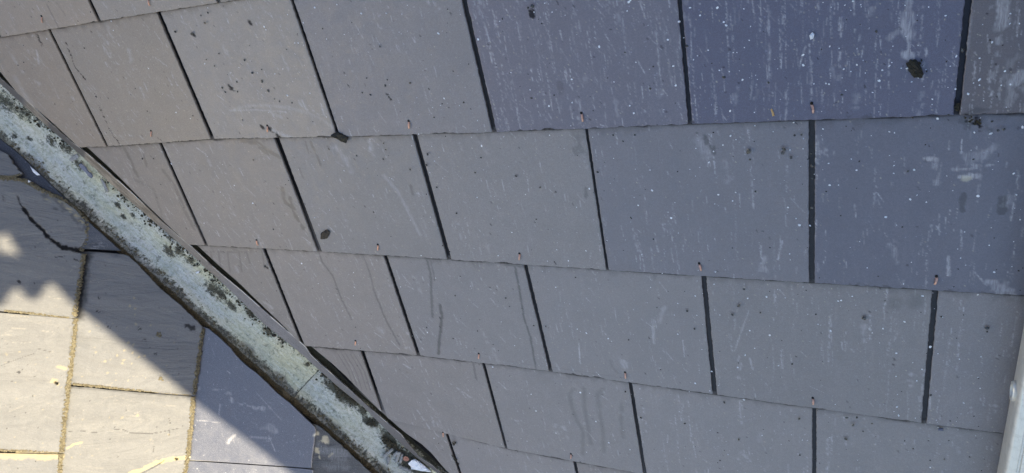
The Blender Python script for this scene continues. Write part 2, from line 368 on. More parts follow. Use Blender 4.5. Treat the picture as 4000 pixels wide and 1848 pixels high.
A(0, [(2555, 1340), (2550, 1250)], .003, .5); A(0, [(2262, 1340), (2268, 1420)], .0014, .9); A(0, [(2595, 1200), (2575, 1260)], .005, .35, soft=.9)
A(0, [(1760, 1500), (1850, 1560)], .003, .55, dots=.6); A(0, [(1630, 1600), (1700, 1700), (1740, 1730)], .0028, .6, dots=.6); A(0, [(2000, 1640), (2075, 1652)], .003, .6, dots=.8)
A(0, [(1575, 1425), (1600, 1440)], .0025, .8); A(0, [(1490, 1290), (1530, 1330)], .012, .3, soft=.9, dots=.6); A(0, [(1030, 1180), (1060, 1200)], .006, .45, jag=1)
A(0, [(1650, 520), (1650, 530)], .003, .6); A(0, [(400, 180), (430, 220), (470, 260)], .003, .6, dots=.8); A(0, [(500, 195), (512, 232)], .007, .4, jag=.9)
A(0, [(400, 100), (420, 170)], .004, .5, dots=.7); A(0, [(140, 200), (150, 250)], .004, .5); A(0, [(20, 190), (100, 300), (160, 330)], .006, .35, dots=.7)
A(0, [(60, 310), (130, 420), (200, 520)], .012, .28, soft=.9); A(0, [(1850, 1230 - 700), (1900, 600)], .003, .2); A(0, [(1180, 390), (1200, 425), (1170, 400)], .003, .5)
# right-hand slates: long runs of lime
def rand_wear(u0, u1, v0, v1, rich, lefty):
    ex = []
    n = int(rich)
    for k in range(n):
        u = random.uniform(u0, u1); v = random.uniform(v0, v1)
        if random.random() < lefty:
            L_ = random.uniform(.004, .03); an = random.gauss(1.15, .25)
            du, dv = math.cos(an) * L_, math.sin(an) * L_
        else:
            L_ = random.uniform(.003, .022) * (1 if random.random() < .85 else 2); du, dv = random.gauss(0, .06) * L_, L_
        ex.append((0, np.array([[u, v], [u + du, v + dv]]), random.uniform(.0004, .0012) * (1.35 if lefty > .4 else 1), random.uniform(.15, .6), .7, random.randrange(9999), .9, random.choice([0, 1.5, 2.5])))
    for k in range(int(n * .9)):
        u = random.uniform(u0, u1); v = random.uniform(v0, v1)
        ex.append((2, np.array([[u, v]]), random.uniform(.0005, .0011), random.uniform(.15, .6), .5, random.randrange(9999), .5, 0))
    for k in range(int(4 + rich * .12)):
        u = random.uniform(u0, u1); v = random.uniform(v0, v1)
        ex.append((3, np.array([[u, v], [u + .001, v + random.uniform(0, .003)]]), random.uniform(.0008, .0017), random.uniform(.25, .7), .5, random.randrange(9999), .8, 0))
    if lefty < .3:
      for k in range(int(rich / 5)):      # lime runs in broken columns
        u = random.uniform(u0, u1); v = random.uniform(v0, v1 - .03); l = random.uniform(.015, .09)
        ex.append((0, np.array([[u, v], [u + random.gauss(0, .001), v + l / 2], [u + random.gauss(0, .0015), v + l]]), random.uniform(.0007, .0022), random.uniform(.2, .6), .8, random.randrange(9999), .9, random.choice([.4, .8])))
    for k in range(int(rich / 22)):
        u = random.uniform(u0, u1); v = random.uniform(v0, v1)
        ex.append((0, np.array([[u, v], [u + random.gauss(0, .004), v + random.uniform(.01, .04)]]), random.uniform(.003, .007), random.uniform(.15, .4), .9, random.randrange(9999), .9, 1.))
    return ex

# ------------------------------------------------------------------ slab with a dense top sheet
def slab(rows_v, uL, uR, step, fmap, hfun, t, wear_shade=None, extra=(), bev=.0009, wob=.0003, seed=0, dark_side=0.):
    """rows_v: v per row; uL,uR: interval per row. returns verts, faces, attr"""
    nr = len(rows_v); nc = max(4, int((uR - uL).max() / step) + 1)
    w = (uR - uL)
    f = np.linspace(0, 1, nc)[None, :].repeat(nr, 0)
    bw = np.minimum(bev / np.maximum(w, 1e-5), .3)
    f = bw[:, None] + f * (1 - 2 * bw[:, None])
    f = np.concatenate([np.zeros((nr, 1)), f, np.ones((nr, 1))], 1); nc += 2
    u = uL[:, None] + f * w[:, None]; v = np.asarray(rows_v)[:, None].repeat(nc, 1)
    h = hfun(u, v) + wob * (fbm(u * 9 + seed, v * 9, seed) - .5) * 2
    h[0] -= bev * .8; h[-1] -= bev * .8; h[:, 0] -= bev * .8; h[:, -1] -= bev * .8
    P = fmap(u.ravel(), v.ravel(), h.ravel())
    idx = np.arange(nr * nc).reshape(nr, nc)
    fa = np.stack([idx[:-1, :-1], idx[1:, :-1], idx[1:, 1:], idx[:-1, 1:]], -1).reshape(-1, 4)
    loop = np.concatenate([idx[0, :-1], idx[:-1, -1], idx[-1, :0:-1], idx[:0:-1, 0]])
    nb = len(loop); b0 = nr * nc
    uu, vv, hh = u.ravel()[loop], v.ravel()[loop], h.ravel()[loop]
    Pb = fmap(uu, vv, hh - t)
    lp2 = np.arange(b0, b0 + nb)
    sk = np.stack([loop, np.roll(loop, -1), np.roll(lp2, -1), lp2], -1)
    verts = np.concatenate([P, Pb])
    faces = fa.tolist() + sk.tolist() + [lp2[::-1].tolist()]
    uv = np.stack([u.ravel(), v.ravel()], 1)
    at = wear_shade.paint(uv, extra) if wear_shade else np.zeros((len(uv), 4))
    ab = at[loop] * 0; ab[:, 3] = dark_side  # side walls darkened to paint shade into the joints
    at = np.concatenate([at, ab])
    return verts, faces, at

def flip_ok(verts, faces, n):
    a, b, c = verts[faces[0][0]], verts[faces[0][1]], verts[faces[0][2]]
    return np.dot(np.cross(b - a, c - a), n) > 0
def fix(verts, faces, n):
    return faces if flip_ok(verts, faces, n) else [f[::-1] for f in faces]

# ------------------------------------------------------------------ underlay and ground
def quadobj(name, pts, mat, label=None):
    o = mkobj(name, pts, [[0, 1, 2, 3]], mat, smooth=False); o['kind'] = 'structure'; return o
UND = .034
TOP_V = -1.1; BOT_V = 3.2
def valley_u(v): return (-5.1 * W) + (v - .26 * W) * c_
quadobj('roof_deck_right', toA(np.array([valley_u(TOP_V), 3., 3., valley_u(BOT_V)]), np.array([TOP_V, TOP_V, BOT_V, BOT_V]), np.full(4, -UND)), M_UNDER)
q0 = -TOP_V * 0
ya, yb = (P0[1] - (toA([0], [TOP_V], [0])[0][1])), (P0[1] - toA([0], [BOT_V], [0])[0][1])
quadobj('roof_deck_left', toB(np.array([-3., ya / c_, yb / c_, -3.]), np.array([ya, ya, yb, yb]), np.full(4, -UND)), M_UNDER)
g = quadobj('ground', np.array([[-60, -60, -4.], [60, -60, -4.], [60, 60, -4.], [-60, 60, -4.]]), M_GROUND)

# ------------------------------------------------------------------ right slope: new slates
G = .8160585 * W; TS = .0052; LEN = .61; GAP = .0068
JB = {  # measured joint feet (course, k): pixel of joint at the slate tails, and of its head
 (1, -4): ((417, 572), (190, 119)), (1, -3): ((831, 543), (619, 52)), (1, -2): ((1322, 533), None), (1, -1): ((1929, 516), None), (1, 0): ((2697, 485), None), (1, 1): ((3736, 450), None),
 (0, -3.5): ((388, 83), None), (0, -2.5): ((854, 10), None), (0, -4.5): ((0, 146), None),
 (2, -3.5): ((807, 959), (623, 555)), (2, -2.5): ((1248, 982), (1078, 541)), (2, -1.5): ((1754, 1013), (1618, 530)), (2, -.5): ((2371, 1054), (2288, 505)), (2, .5): ((3171, 1104), (3171, 472)),
 (3, -3): ((1184, 1350), (1033, 978)), (3, -2): ((1634, 1388), (1502, 999)), (3, -1): ((2152, 1450), (2052, 1037)), (3, 0): ((2793, 1540), (2749, 1079)), (3, 1): ((3609, 1652), (3654, 1138)),
 (4, -2.5): ((1506, 1634), (1413, 1369)), (4, -1.5): ((1978, 1752), (1888, 1419)), (4, -.5): (None, (2462, 1497)), (4, .5): (None, (3180, 1598)),
 (5, -2): (None, (1753, 1720)), (5, -1): (None, (2245, 1807))}
def joint(n, k):
    """(u at tail, v at tail, du/dv) of the joint k of course n"""
    vt = n * G; ut = k * W; sl = 0.
    e = JB.get((n, k))
    if e:
        f, hd = e
        if f is not None:
            p = uvA(*f, h=.002); ut, vt = p
            if hd is not None:
                q = uvA(*hd, h=-.002); sl = (ut - q[0]) / (vt - q[1])
        else:
            q = uvA(*hd, h=-.002); ut = q[0]
    return ut, vt, sl
CUT = {1: [(-60, 232), (0, 288), (62, 362), (190, 467), (320, 584)], 2: [(240, 500), (345, 588), (411, 647), (469, 701), (562, 793), (697, 919), (745, 962)],
       3: [(700, 905), (768, 964), (848, 1036), (929, 1105), (1007, 1179), (1104, 1268), (1184, 1350)],
       4: [(1150, 1305), (1222, 1362), (1301, 1426), (1348, 1468), (1410, 1530), (1468, 1585), (1511, 1634), (1570, 1696)],
       5: [(1500, 1630), (1584, 1697), (1642, 1736), (1681, 1770), (1739, 1836), (1900, 1985)]}
cut_default = lambda v: valley_u(v) + .067 / math.sin(math.atan2(1, c_)) * 1.0 + .0
def cut_u(n, v):
    v = np.asarray(v, float)
    if n in CUT:
        P = np.array([uvA(*p) for p in CUT[n]]); o = np.argsort(P[:, 1]); P = P[o]
        P = P + np.array([.003 if n <= 2 else .001, 0])
        r = np.interp(v, P[:, 1], P[:, 0]); d = P[0, 0] - cut_base(P[0, 1])
        r = np.where(v < P[0, 1], cut_base(v) + d, r); d2 = P[-1, 0] - cut_base(P[-1, 1])
        return np.where(v > P[-1, 1], cut_base(v) + d2, r)
    return cut_base(v)
def cut_base(v): return valley_u(v) + .3 * W
def proj(P):
    q = (np.atleast_2d(P) - CAM) @ R3.T
    return np.stack([FOC * q[:, 0] / q[:, 2] + 2000, FOC * q[:, 1] / q[:, 2] + 924], 1)
def visible(n, k):
    uu, vv = np.meshgrid(np.linspace(k, k + 1, 9) * W, np.linspace((n - 1) * G, n * G, 9)); uu = uu.ravel(); vv = vv.ravel()
    ok = uu > cut_base(vv); uu, vv = uu[ok], vv[ok]
    if not len(uu): return False
    p = proj(toA(uu, vv, uu * 0)); return bool(((p[:, 0] > 15) & (p[:, 0] < 3985) & (p[:, 1] > 15) & (p[:, 1] < 1833)).sum() > 1)
RIV = {(1, -3.5): (598, 524), (1, -2.5): (1052, 505), (1, -1.5): (1603, 489), (1, -.5): (2276, 460), (1, .5): (3172, 425), (0, -4): (172, 78), (0, -3): (587, 10),
       (2, -3): (1009, 949), (2, -2): (1482, 968), (2, -1): (2034, 1004), (2, 0): (2734, 1044), (2, 1): (3657, 1096),
       (3, -2.5): (1394, 1341), (3, -1.5): (1875, 1392), (3, -.5): (2445, 1466), (3, .5): (3176, 1567), (4, -2): (1735, 1697), (4, -1): (2234, 1782)}
COURSE = {-1: 'course above the frame', 0: 'top course', 1: 'second course', 2: 'third course', 3: 'fourth course', 4: 'fifth course', 5: 'sixth course', 6: 'course below the frame', 7: 'second course below the frame'}
ORD = ['', 'second', 'third', 'fourth', 'fifth', 'sixth', 'seventh', 'eighth', 'ninth']
FEAT = {(1, -.5): 'with pale lime streaks', (1, .5): 'with a black moss lump and lime streaks', (1, -2.5): 'with dark crumbs and a pale arc',
        (2, -2): 'with a long pale curved scratch', (3, -2): 'with two thick damp runs', (3, -3): 'with thin damp runs', (4, -1): 'marked by four damp finger smears',
        (2, 1): 'with scuffed pale smears at its right', (1, -3.5): 'warm grey with a dotted black line', (2, -3): 'with damp blotches at its top corner', (3, .5): 'with two faint damp spots near its top',
        (1, 1.5): 'reaching the right edge, lime streaked', (2, 0): 'with dark crumbs near its top edge', (4, 0): 'reaching the bottom edge', (3, -1): 'plain with few marks'}
LIGHT_TONE = {(1, -.5): (.6, .62, .78), (1, .5): (.44, .47, .69), (1, 1.5): (.5, .48, .54), (1, -1.5): (.86, .87, .92), (2, 1): (.56, .6, .76), (2, 0): (.74, .77, .87), (2, -1): (.93, .94, .96)}  # slate tint plus painted light: darker and bluer towards the upper right
def light_tone_of(n, kc):  # light gradient held in the tint, warmer towards the left
    if (n, kc) in LIGHT_TONE: return LIGHT_TONE[(n, kc)]
    w_ = float(np.interp(kc, [-3.5, -1], [1, 0])); lo_ = (1.13, 1.02, .88) if n <= 1 else (.92, .89, .85)
    r_ = (.955, .965, .985) if n <= 2 else (.96, .975, 1.01)
    if kc > 1: r_ = (.86, .86, .9)
    b = 1 + .04 * RNG.normal(); h = .015 * RNG.normal()
    return tuple((lo_[i] * w_ + r_[i] * (1 - w_)) * b * (1 + h * (1 - i)) for i in range(3))
def rivet(parent, u, v, n_h, seed):
    rr = random.Random(seed)
    base = toA([u], [v], [n_h])[0]
    L_ = .0108; wd = .0016; th = .0012
    ang = rr.uniform(-.2, .2) - (.25 if u < -.2 else 0)
    prof = [(0, .0002), (.25, .0016), (.55, .0026), (.85, .0023), (1., .0014)]
    vs, fs = [], []
    for q, (f, hh) in enumerate(prof):
        lv = f * L_; ww = wd * (1 - .25 * f + .1 * rr.uniform(-1, 1))
        cu = u + math.sin(ang) * lv + rr.uniform(-.0003, .0003) + .0006 * math.sin(3 * f); cv = v - .006 + math.cos(ang) * lv
        for du, dh in ((-ww, 0), (ww, 0), (ww * .8, th), (-ww * .8, th)):
            vs.append(toA([cu + du], [cv], [n_h + hh + dh])[0])
    for q in range(len(prof) - 1):
        a = q * 4
        for i in range(4): fs.append([a + i, a + (i + 1) % 4, a + 4 + (i + 1) % 4, a + 4 + i])
    fs.append([0, 3, 2, 1]); e = (len(prof) - 1) * 4; fs.append([e, e + 1, e + 2, e + 3])
    o = mkobj('copper_rivet', vs, fs, M_COPPER, parent, smooth=False)
    # punched hole behind the tail, its shade a flat black cap
    pts = [(u + .0019 * math.cos(a) - .0004, v - .0078 + .0019 * math.sin(a)) for a in np.linspace(0, 2 * math.pi, 10, endpoint=False)]
    P = np.array(pts)
    top = toA(P[:, 0], P[:, 1], np.full(10, n_h + .0005)); bot = toA(P[:, 0], P[:, 1], np.full(10, n_h - .002))
    f2 = [list(range(10))] + [[i, 10 + i, 10 + (i + 1) % 10, (i + 1) % 10] for i in range(10)]
    mkobj('nail_hole_shade', np.concatenate([top, bot]), f2, M_HOLE_SHADE, parent, smooth=False)

slate_tops = {}
def uvt(n, u):
    """tail line of course n at position u"""
    pts = sorted((joint(n, k)[0], joint(n, k)[1]) for (m_, k) in JB if m_ == n and JB[(m_, k)][0] is not None)
    if not pts: return np.full(len(u), n * G)
    return np.interp(u, [p[0] for p in pts], [p[1] for p in pts])
def make_slate_A(n, k, order, total):
    """slate between joints k and k+1 of course n"""
    ul, vl, sl_ = joint(n, k); ur, vr, sr_ = joint(n, k + 1)
    kc = k + .5
    cutm = False
    gp = lambda q: float(np.interp(q, [-2.5, 0], [.0094, .0066]))
    ul += gp(k) / 2; ur -= gp(k + 1) / 2
    vt = (vl + vr) / 2 if (n, k) in JB and JB[(n, k)][0] and (n, k + 1) in JB and JB[(n, k + 1)][0] else (vl if (n, k) in JB and JB[(n, k)][0] else (vr if (n, k + 1) in JB and JB[(n, k + 1)][0] else n * G))
    dvt = random.uniform(-.0008, .0008)
    vhead = vt - LEN; vexp = vt - G - .012
    inframe = 0 <= n <= 5 and -5 <= kc <= 1.8
    near = np.linalg.norm(toA([(ul + ur) / 2], [vt - G / 2], [0])[0] - CAM)
    step = (.00115 if near < 1.0 else .0016 if near < 1.25 else .0021) if inframe else .02
    dense = np.arange(vexp, vt, step); rows = np.concatenate([[vhead], np.linspace(vhead, vexp, 4)[1:-1], dense, [vt - .0009, vt]])
    rows = np.unique(np.round(rows, 6))
    L = ul + sl_ * (rows - vt); R_ = ur + sr_ * (rows - vt)
    L = L + .0018 * (fbm(rows * 180, rows * 0 + n * 7 + k * 3, 3) - .5) + .0008 * RNG.normal(); R_ = R_ + .0018 * (fbm(rows * 180, rows * 0 + n * 5 + k * 9, 4) - .5) + .0008 * RNG.normal()
    cu = cut_u(n, rows) + .0012 * (fbm(rows * 240, rows * 0 + n, 6) - .5)
    if (cu > L).any():
        cutm = True
        keep = cu < R_ - .003
        if not keep.any(): return None
        L = np.maximum(L, cu)
        if not keep.all():
            rows, L, R_ = rows[keep], L[keep], R_[keep]
    if len(rows) < 4: return None
    vtt = rows[-1]
    hf = lambda u, v: TS * (v - (vt - G)) / G - TS / 2
    seed = abs(hash((n, k))) % 1000
    # slightly different tail line on both ends
    tl = (vr - vl) if ((n, k) in JB and (n, k + 1) in JB and JB[(n, k)][0] and JB[(n, k + 1)][0]) else 0.
    vc = vt
    def fm(u, v, h):
        fr = (np.asarray(u) - ul) / max(ur - ul, 1e-6) - .5
        w_ = np.clip((np.asarray(v) - (vt - .1)) / .1, 0, 1)
        rag = (.0022 * (fbm(np.asarray(u) * 120, np.asarray(v) * 0 + n, 8) - .5) - .003 * np.clip(fbm(np.asarray(u) * 60, np.asarray(u) * 0 + k * 3, 14, 2) - .68, 0, 1) * 4) * np.clip((np.asarray(v) - (vt - .004)) / .004, 0, 1)
        return toA(u, np.asarray(v) + w_ * fr * tl + rag, h)
    righty = min(max((ul + 1.2) / 1.5, 0), 1)
    rich = 95 if n <= 1 and kc > -1.2 else (70 if kc > -1 and n <= 3 else 60)
    if not inframe: rich = 5
    ex = rand_wear(L.min(), R_.max(), vexp, vt, rich * (3.2 if kc > -1.1 and n == 1 else 2.4 if kc < -2 else 1.5), .75 * (1 - righty))
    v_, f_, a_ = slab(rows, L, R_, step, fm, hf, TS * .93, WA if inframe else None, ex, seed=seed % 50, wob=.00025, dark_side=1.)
    # shade of open joints and tail lines painted in black, stronger at left
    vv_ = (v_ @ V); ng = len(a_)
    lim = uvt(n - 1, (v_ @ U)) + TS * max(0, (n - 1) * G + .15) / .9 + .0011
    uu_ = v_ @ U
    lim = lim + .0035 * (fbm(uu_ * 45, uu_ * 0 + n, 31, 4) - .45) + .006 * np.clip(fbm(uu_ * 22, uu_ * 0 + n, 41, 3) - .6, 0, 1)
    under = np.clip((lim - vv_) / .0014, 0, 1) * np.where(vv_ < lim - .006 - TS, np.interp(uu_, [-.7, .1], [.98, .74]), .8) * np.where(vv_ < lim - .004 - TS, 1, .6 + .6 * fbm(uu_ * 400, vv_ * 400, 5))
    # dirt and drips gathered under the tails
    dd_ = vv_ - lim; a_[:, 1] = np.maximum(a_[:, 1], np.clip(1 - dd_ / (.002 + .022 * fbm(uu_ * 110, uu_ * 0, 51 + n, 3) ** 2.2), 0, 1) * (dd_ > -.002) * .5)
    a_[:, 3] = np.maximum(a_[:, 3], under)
    f_ = fix(v_, f_, NA)
    side = 'one just outside the frame' if order < 0 else 'leftmost' if order == 0 else ('rightmost' if order == total - 1 else (ORD[order] + ' from the left'))
    root = empty('roof_slate', v_[:-4].mean(0))
    feat = FEAT.get((n, kc), '')
    what = ('cut grey slate against the valley strip' if cutm else 'smooth grey slate') + (' ' + feat if feat else '')
    lab = '%s, %s in the %s' % (what, side, COURSE[n])
    ws = lab.split()
    if len(ws) > 16: lab = '%s, %s in %s' % ('slate ' + feat, side.replace(' from the left', ' from left'), COURSE[n])
    tag(root, lab, 'roof slate', 'new slates of the right roof slope')
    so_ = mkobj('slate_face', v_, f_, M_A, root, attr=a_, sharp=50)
    so_.color = (*light_tone_of(n, kc), 1)
    if (n, kc) in RIV:
        p = uvA(*RIV[(n, kc)], h=.0015); rivet(root, p[0], p[1], float(hf(0, p[1])) + .0002, seed)
    elif not cutm and not inframe:
        rivet(root, (ul + ur) / 2, vt - .03, float(hf(0, vt - .03)), seed)
    slate_tops[(n, k)] = lab
    return root

for n in range(-1, 8):
    off = 0 if n % 2 else .5
    ks = [i + off for i in range(-8, 3)]
    ks = [k for k in ks if (k + 1) * W > float(cut_base(n * G - G)) + .01]
    if 0 <= n <= 5: pass
    # how many stand in the frame: used for the labels
    vis = [k for k in ks if visible(n, k)]
    for i, k in enumerate(ks):
        make_slate_A(n, k, vis.index(k) if k in vis else -1, len(vis))

# ------------------------------------------------------------------ left slope: old riven slates
GBW = .85 * W
def poly_rows(poly, step):
    """rows along q (second coordinate) with interval of p for a roughly convex outline"""
    P = np.array(poly); q0, q1 = P[:, 1].min(), P[:, 1].max()
    rows = np.arange(q0 + 1e-4, q1 - 1e-4, step); rows = np.concatenate([rows, [q1 - 1e-4]])
    L, R_ = [], []
    for q in rows:
        xs = []
        for i in range(len(P)):
            a, b = P[i], P[(i + 1) % len(P)]
            if (a[1] - q) * (b[1] - q) <= 0 and a[1] != b[1]:
                t = (q - a[1]) / (b[1] - a[1]); xs.append(a[0] + t * (b[0] - a[0]))
        L.append(min(xs)); R_.append(max(xs))
    return rows, np.array(L), np.array(R_)
TB = .0075
# wear on the old slates, and step shade painted along their tails
B(3, [(70, 765), (80, 795), (95, 815)], .0018, .9); B(3, [(95, 815), (125, 860), (165, 893), (190, 925)], .0046, .95, jag=.6); B(3, [(190, 925), (240, 965), (300, 978)], .006, .95, jag=.6)
B(2, [(95, 808), (130, 858), (172, 893), (200, 928), (245, 962)], .0026, .3, dots=1.2, jag=1)
B(3, [(220, 1005), (258, 1002)], .0012, .7); B(3, [(295, 1013), (312, 1018)], .002, .8, jag=1); B(3, [(75, 1098), (80, 1103)], .003, .8)
B(3, [(10, 770), (18, 782)], .005, .6, dots=1.5); B(1, [(180, 780), (230, 800)], .012, .6, dots=1, jag=1); B(2, [(185, 783), (200, 786)], .004, .6, dots=1.5, jag=1)
B(1, [(215, 770), (300, 845), (330, 880)], .012, .55, dots=1.1, jag=1); B(2, [(240, 790), (290, 830), (325, 870)], .004, .7, dots=1.2, jag=1)
B(1, [(347, 995), (312, 1240)], .013, .95, soft=.8); B(3, [(338, 995), (305, 1235)], .006, .7, soft=.6); B(1, [(300, 1240), (258, 1620), (244, 1780)], .007, .5, soft=.9); B(1, [(800, 1290), (765, 1540), (740, 1790)], .006, .7, soft=.9); B(3, [(300, 975), (345, 985)], .007, .9); B(1, [(345, 960), (470, 985)], .012, .5, soft=.9)  # dark bands beside the tails: shade of the steps painted in
B(2, [(0, 1225), (120, 1237)], .002, .3, dots=1)
B(1, [(275, 1510), (750, 1552)], .004, .5, jag=.9, soft=.8); B(2, [(0, 1775), (240, 1780)], .009, .75, jag=.6, soft=.7); B(1, [(170, 1773), (210, 1776)], .005, .8, dots=1, jag=1)
B(2, [(509, 1848), (560, 1832), (610, 1805), (680, 1790), (735, 1785)], .0052, .9, jag=.5); B(3, [(510, 1870), (605, 1822), (640, 1800)], .0012, .7)
B(3, [(690, 1789), (694, 1791)], .003, 1.); B(2, [(262, 1752), (290, 1735), (320, 1728)], .0025, .8, jag=.6)
B(2, [(232, 1430), (262, 1438)], .004, .5, jag=.4); B(2, [(215, 1485), (232, 1500)], .006, .7, jag=.8); B(3, [(222, 1492), (230, 1497)], .0038, 1.); B(3, [(75, 1452), (80, 1454)], .0032, .7)
B(3, [(270, 1685), (330, 1684), (380, 1690)], .0008, .55); B(3, [(430, 1678), (480, 1675), (510, 1690), (600, 1692), (700, 1672)], .0008, .5); B(3, [(0, 1430), (90, 1395), (140, 1380)], .0007, .4)
B(3, [(150, 1360), (210, 1375)], .0007, .5); B(3, [(662, 1632), (670, 1660), (663, 1700)], .0008, .6, dots=.5); B(3, [(605, 1742), (602, 1765)], .001, .5)
B(0, [(900, 1560), (980, 1590), (1060, 1600)], .005, .5, dots=.7, jag=.9); B(0, [(775, 1520), (900, 1535)], .006, .4, dots=.6, jag=1); B(0, [(1030, 1660), (1080, 1690)], .012, .35, dots=.7, jag=1)
B(0, [(860, 1580), (856, 1620)], .0015, .6); B(0, [(1050, 1700), (1075, 1760)], .001, .8); B(0, [(980, 1705), (1060, 1712)], .003, .4); B(0, [(890, 1730), (915, 1700)], .004, .5)
B(0, [(757, 1640), (850, 1650)], .001, .5); B(0, [(1000, 1530), (1100, 1640)], .001, .4); B(0, [(890, 1450), (900, 1460)], .0015, .6)
for x, y in ((527, 1163), (510, 1195), (530, 1205), (530, 1228), (533, 1265), (502, 1338), (525, 1347), (487, 1368), (520, 1379), (546, 1393), (568, 1387), (460, 1387), (485, 1405), (422, 1457), (412, 1410), (372, 1375), (480, 1420), (540, 1620), (480, 1630), (1200, 0)):
    B(2, [(x, y)], .003, .45, jag=.8)
for x, y in ((620, 1310), (545, 1283), (425, 1276), (385, 1160), (608, 1382), (565, 1327), (380, 1215)): B(3, [(x, y), (x + 6, y + 2)], .0034, .8, jag=.8, dots=1.5)
B(3, [(735, 1272), (765, 1285)], .006, .8, jag=.9); B(3, [(965, 0), (970, 0)], .001, .1)
B(2, [(1238, 1695), (1250, 1712), (1270, 1722)], .008, .85, jag=.9, dots=.7); B(2, [(1238, 1755), (1245, 1768)], .005, .8, jag=.7); B(2, [(1247, 1783), (1249, 1790)], .0025, .7)
B(2, [(1285, 1784), (1300, 1770)], .002, .6); B(0, [(1260, 1760), (1340, 1780)], .018, .35, jag=1, soft=.9); B(0, [(1280, 1820), (1350, 1830)], .015, .25, soft=.9)
for k in range(60):
    x = random.uniform(0, 700); y = random.uniform(1250, 1840); B(2, [(x, y)], random.uniform(.001, .0025), random.uniform(.15, .5), jag=.8)
for k in range(170):
    x = random.uniform(0, 700); y = random.uniform(720, 1840); B(0, [(x, y), (x + random.uniform(10, 60), y + random.gauss(0, 10))], random.uniform(.0005, .0012), random.uniform(.3, .9), dots=random.choice([0, 1.5]))
for k in range(70):
    x = random.uniform(740, 1200); y = random.uniform(1300, 1840); an = random.uniform(-.5, 1.3); l = random.uniform(10, 60)
    B(0, [(x, y), (x + l * math.cos(an), y + l * math.sin(an))], random.uniform(.0004, .0009), random.uniform(.1, .45), dots=1.2)
for k in range(160):
    x = random.uniform(0, 780); y = random.uniform(720, 1840); B(3, [(x, y)], random.uniform(.0006, .0016), random.uniform(.3, .8), jag=.8)

def crust_strip(parent, pts_uv, h0, h1, wid, seed, name='lichen_crust', thick=.003, mat=None):
    """a bumpy crust along a slate's tail edge, from height h0 to h1"""
    P = np.array(pts_uv); seg = np.linalg.norm(np.diff(P, axis=0), axis=1); cum = np.r_[0, np.cumsum(seg)]
    n = max(6, int(cum[-1] / .0018)); s = np.linspace(0, cum[-1], n)
    pu = np.interp(s, cum, P[:, 0]); pv = np.interp(s, cum, P[:, 1])
    du = np.gradient(pu); dv = np.gradient(pv); L = np.hypot(du, dv) + 1e-9; nu, nv = dv / L, -du / L
    m = 7; ang = np.linspace(-math.pi * .35, math.pi * .95, m)
    u = np.zeros((n, m)); v = u * 0; h = u * 0
    hm = (h0 + h1) / 2; hr = (h1 - h0) / 2
    sg = -1 if (nu.mean() < 0) else 1
    for j, a in enumerate(ang):
        r = 1 + 1.1 * (fbm(s * 420 + seed, np.full(n, j * 1.3), seed, 3) - .5) * 2
        o = wid * np.cos(a) * np.clip(r, .1, 2.2)
        u[:, j] = pu + sg * nu * o; v[:, j] = pv + sg * nv * o; h[:, j] = hm + (hr + thick * .5) * np.sin(a) * np.clip(r, .4, 1.3)
    V3 = toB(u.ravel(), v.ravel(), h.ravel()); idx = np.arange(n * m).reshape(n, m)
    fa = np.stack([idx[:-1, :-1], idx[1:, :-1], idx[1:, 1:], idx[:-1, 1:]], -1).reshape(-1, 4).tolist()
    fa += [idx[:, [m - 1, 0]][i].tolist()[:1] + [idx[i + 1, m - 1], idx[i + 1, 0], idx[i, 0]] for i in range(n - 1)]
    fa = [[int(q) for q in f] for f in fa]
    return mkobj(name, V3, fa, mat or M_CRUST, parent, smooth=False)

def make_slate_B(name_lab, poly_px, hid, mat, tail_px=None, ragged=.0034, hbase=0., t=TB, crust=True, tilt=True, step=.0022, side_crust=None, label_cat='roof slate', group='old slates of the left roof slope', crust_w=.0048):
    P = [uvB(*p) for p in poly_px]
    P = np.array(P)
    if hid: # extend the upslope side under the course above
        lo = P[:, 0].min()
        nP = []
        for (a, b), h in zip(P, hid): nP.append((a - h, b))
        P = np.array(nP)
    rows, L, R_ = poly_rows(P, step)
    sd = random.randrange(999)
    R_ = R_ + ragged * 2 * (fbm(rows * 160, rows * 0 + sd, 2, 4) - .5)
    vr_ = rows
    tail = R_.max()
    hf = (lambda u, v: TB * (u - (tail - GBW)) / GBW + hbase) if tilt else (lambda u, v: u * 0 + hbase)
    mid_v = rows.mean(); q0, q1 = rows[0], rows[-1]
    def fm(u, v, h):
        u = np.asarray(u); v = np.asarray(v)
        e = np.clip((v - (q1 - .006)) / .006, 0, 1) - np.clip(((q0 + .006) - v) / .006, 0, 1)
        return toB(u, v + e * ragged * 1.6 * (fbm(u * 170, u * 0 + sd, 4, 4) - .6), h)
    v_, f_, a_ = slab(rows, L, R_, step, fm, hf, t, WB, (), dark_side=.5, seed=sd % 40, wob=.0024 if mat is M_B else .0008)
    f_ = fix(v_, f_, NB)
    root = empty('roof_slate', v_.mean(0)); tag(root, name_lab, label_cat, group)
    mkobj('slate_face', v_, f_, mat, root, attr=a_, sharp=50)
    if tail_px is not None and crust:
        Q = [uvB(*p) for p in tail_px]; hh = float(hf(np.array(Q)[:, 0].mean(), 0))
        crust_strip(root, Q, hh - t * .9, hh, crust_w, sd)
    if side_crust is not None:
        Q = [uvB(*p) for p in side_crust]; hh = float(hf(np.array(Q)[:, 0].mean(), 0))
        crust_strip(root, Q, hh - t * .6, hh - .0005, .0026, sd + 3)
    return root

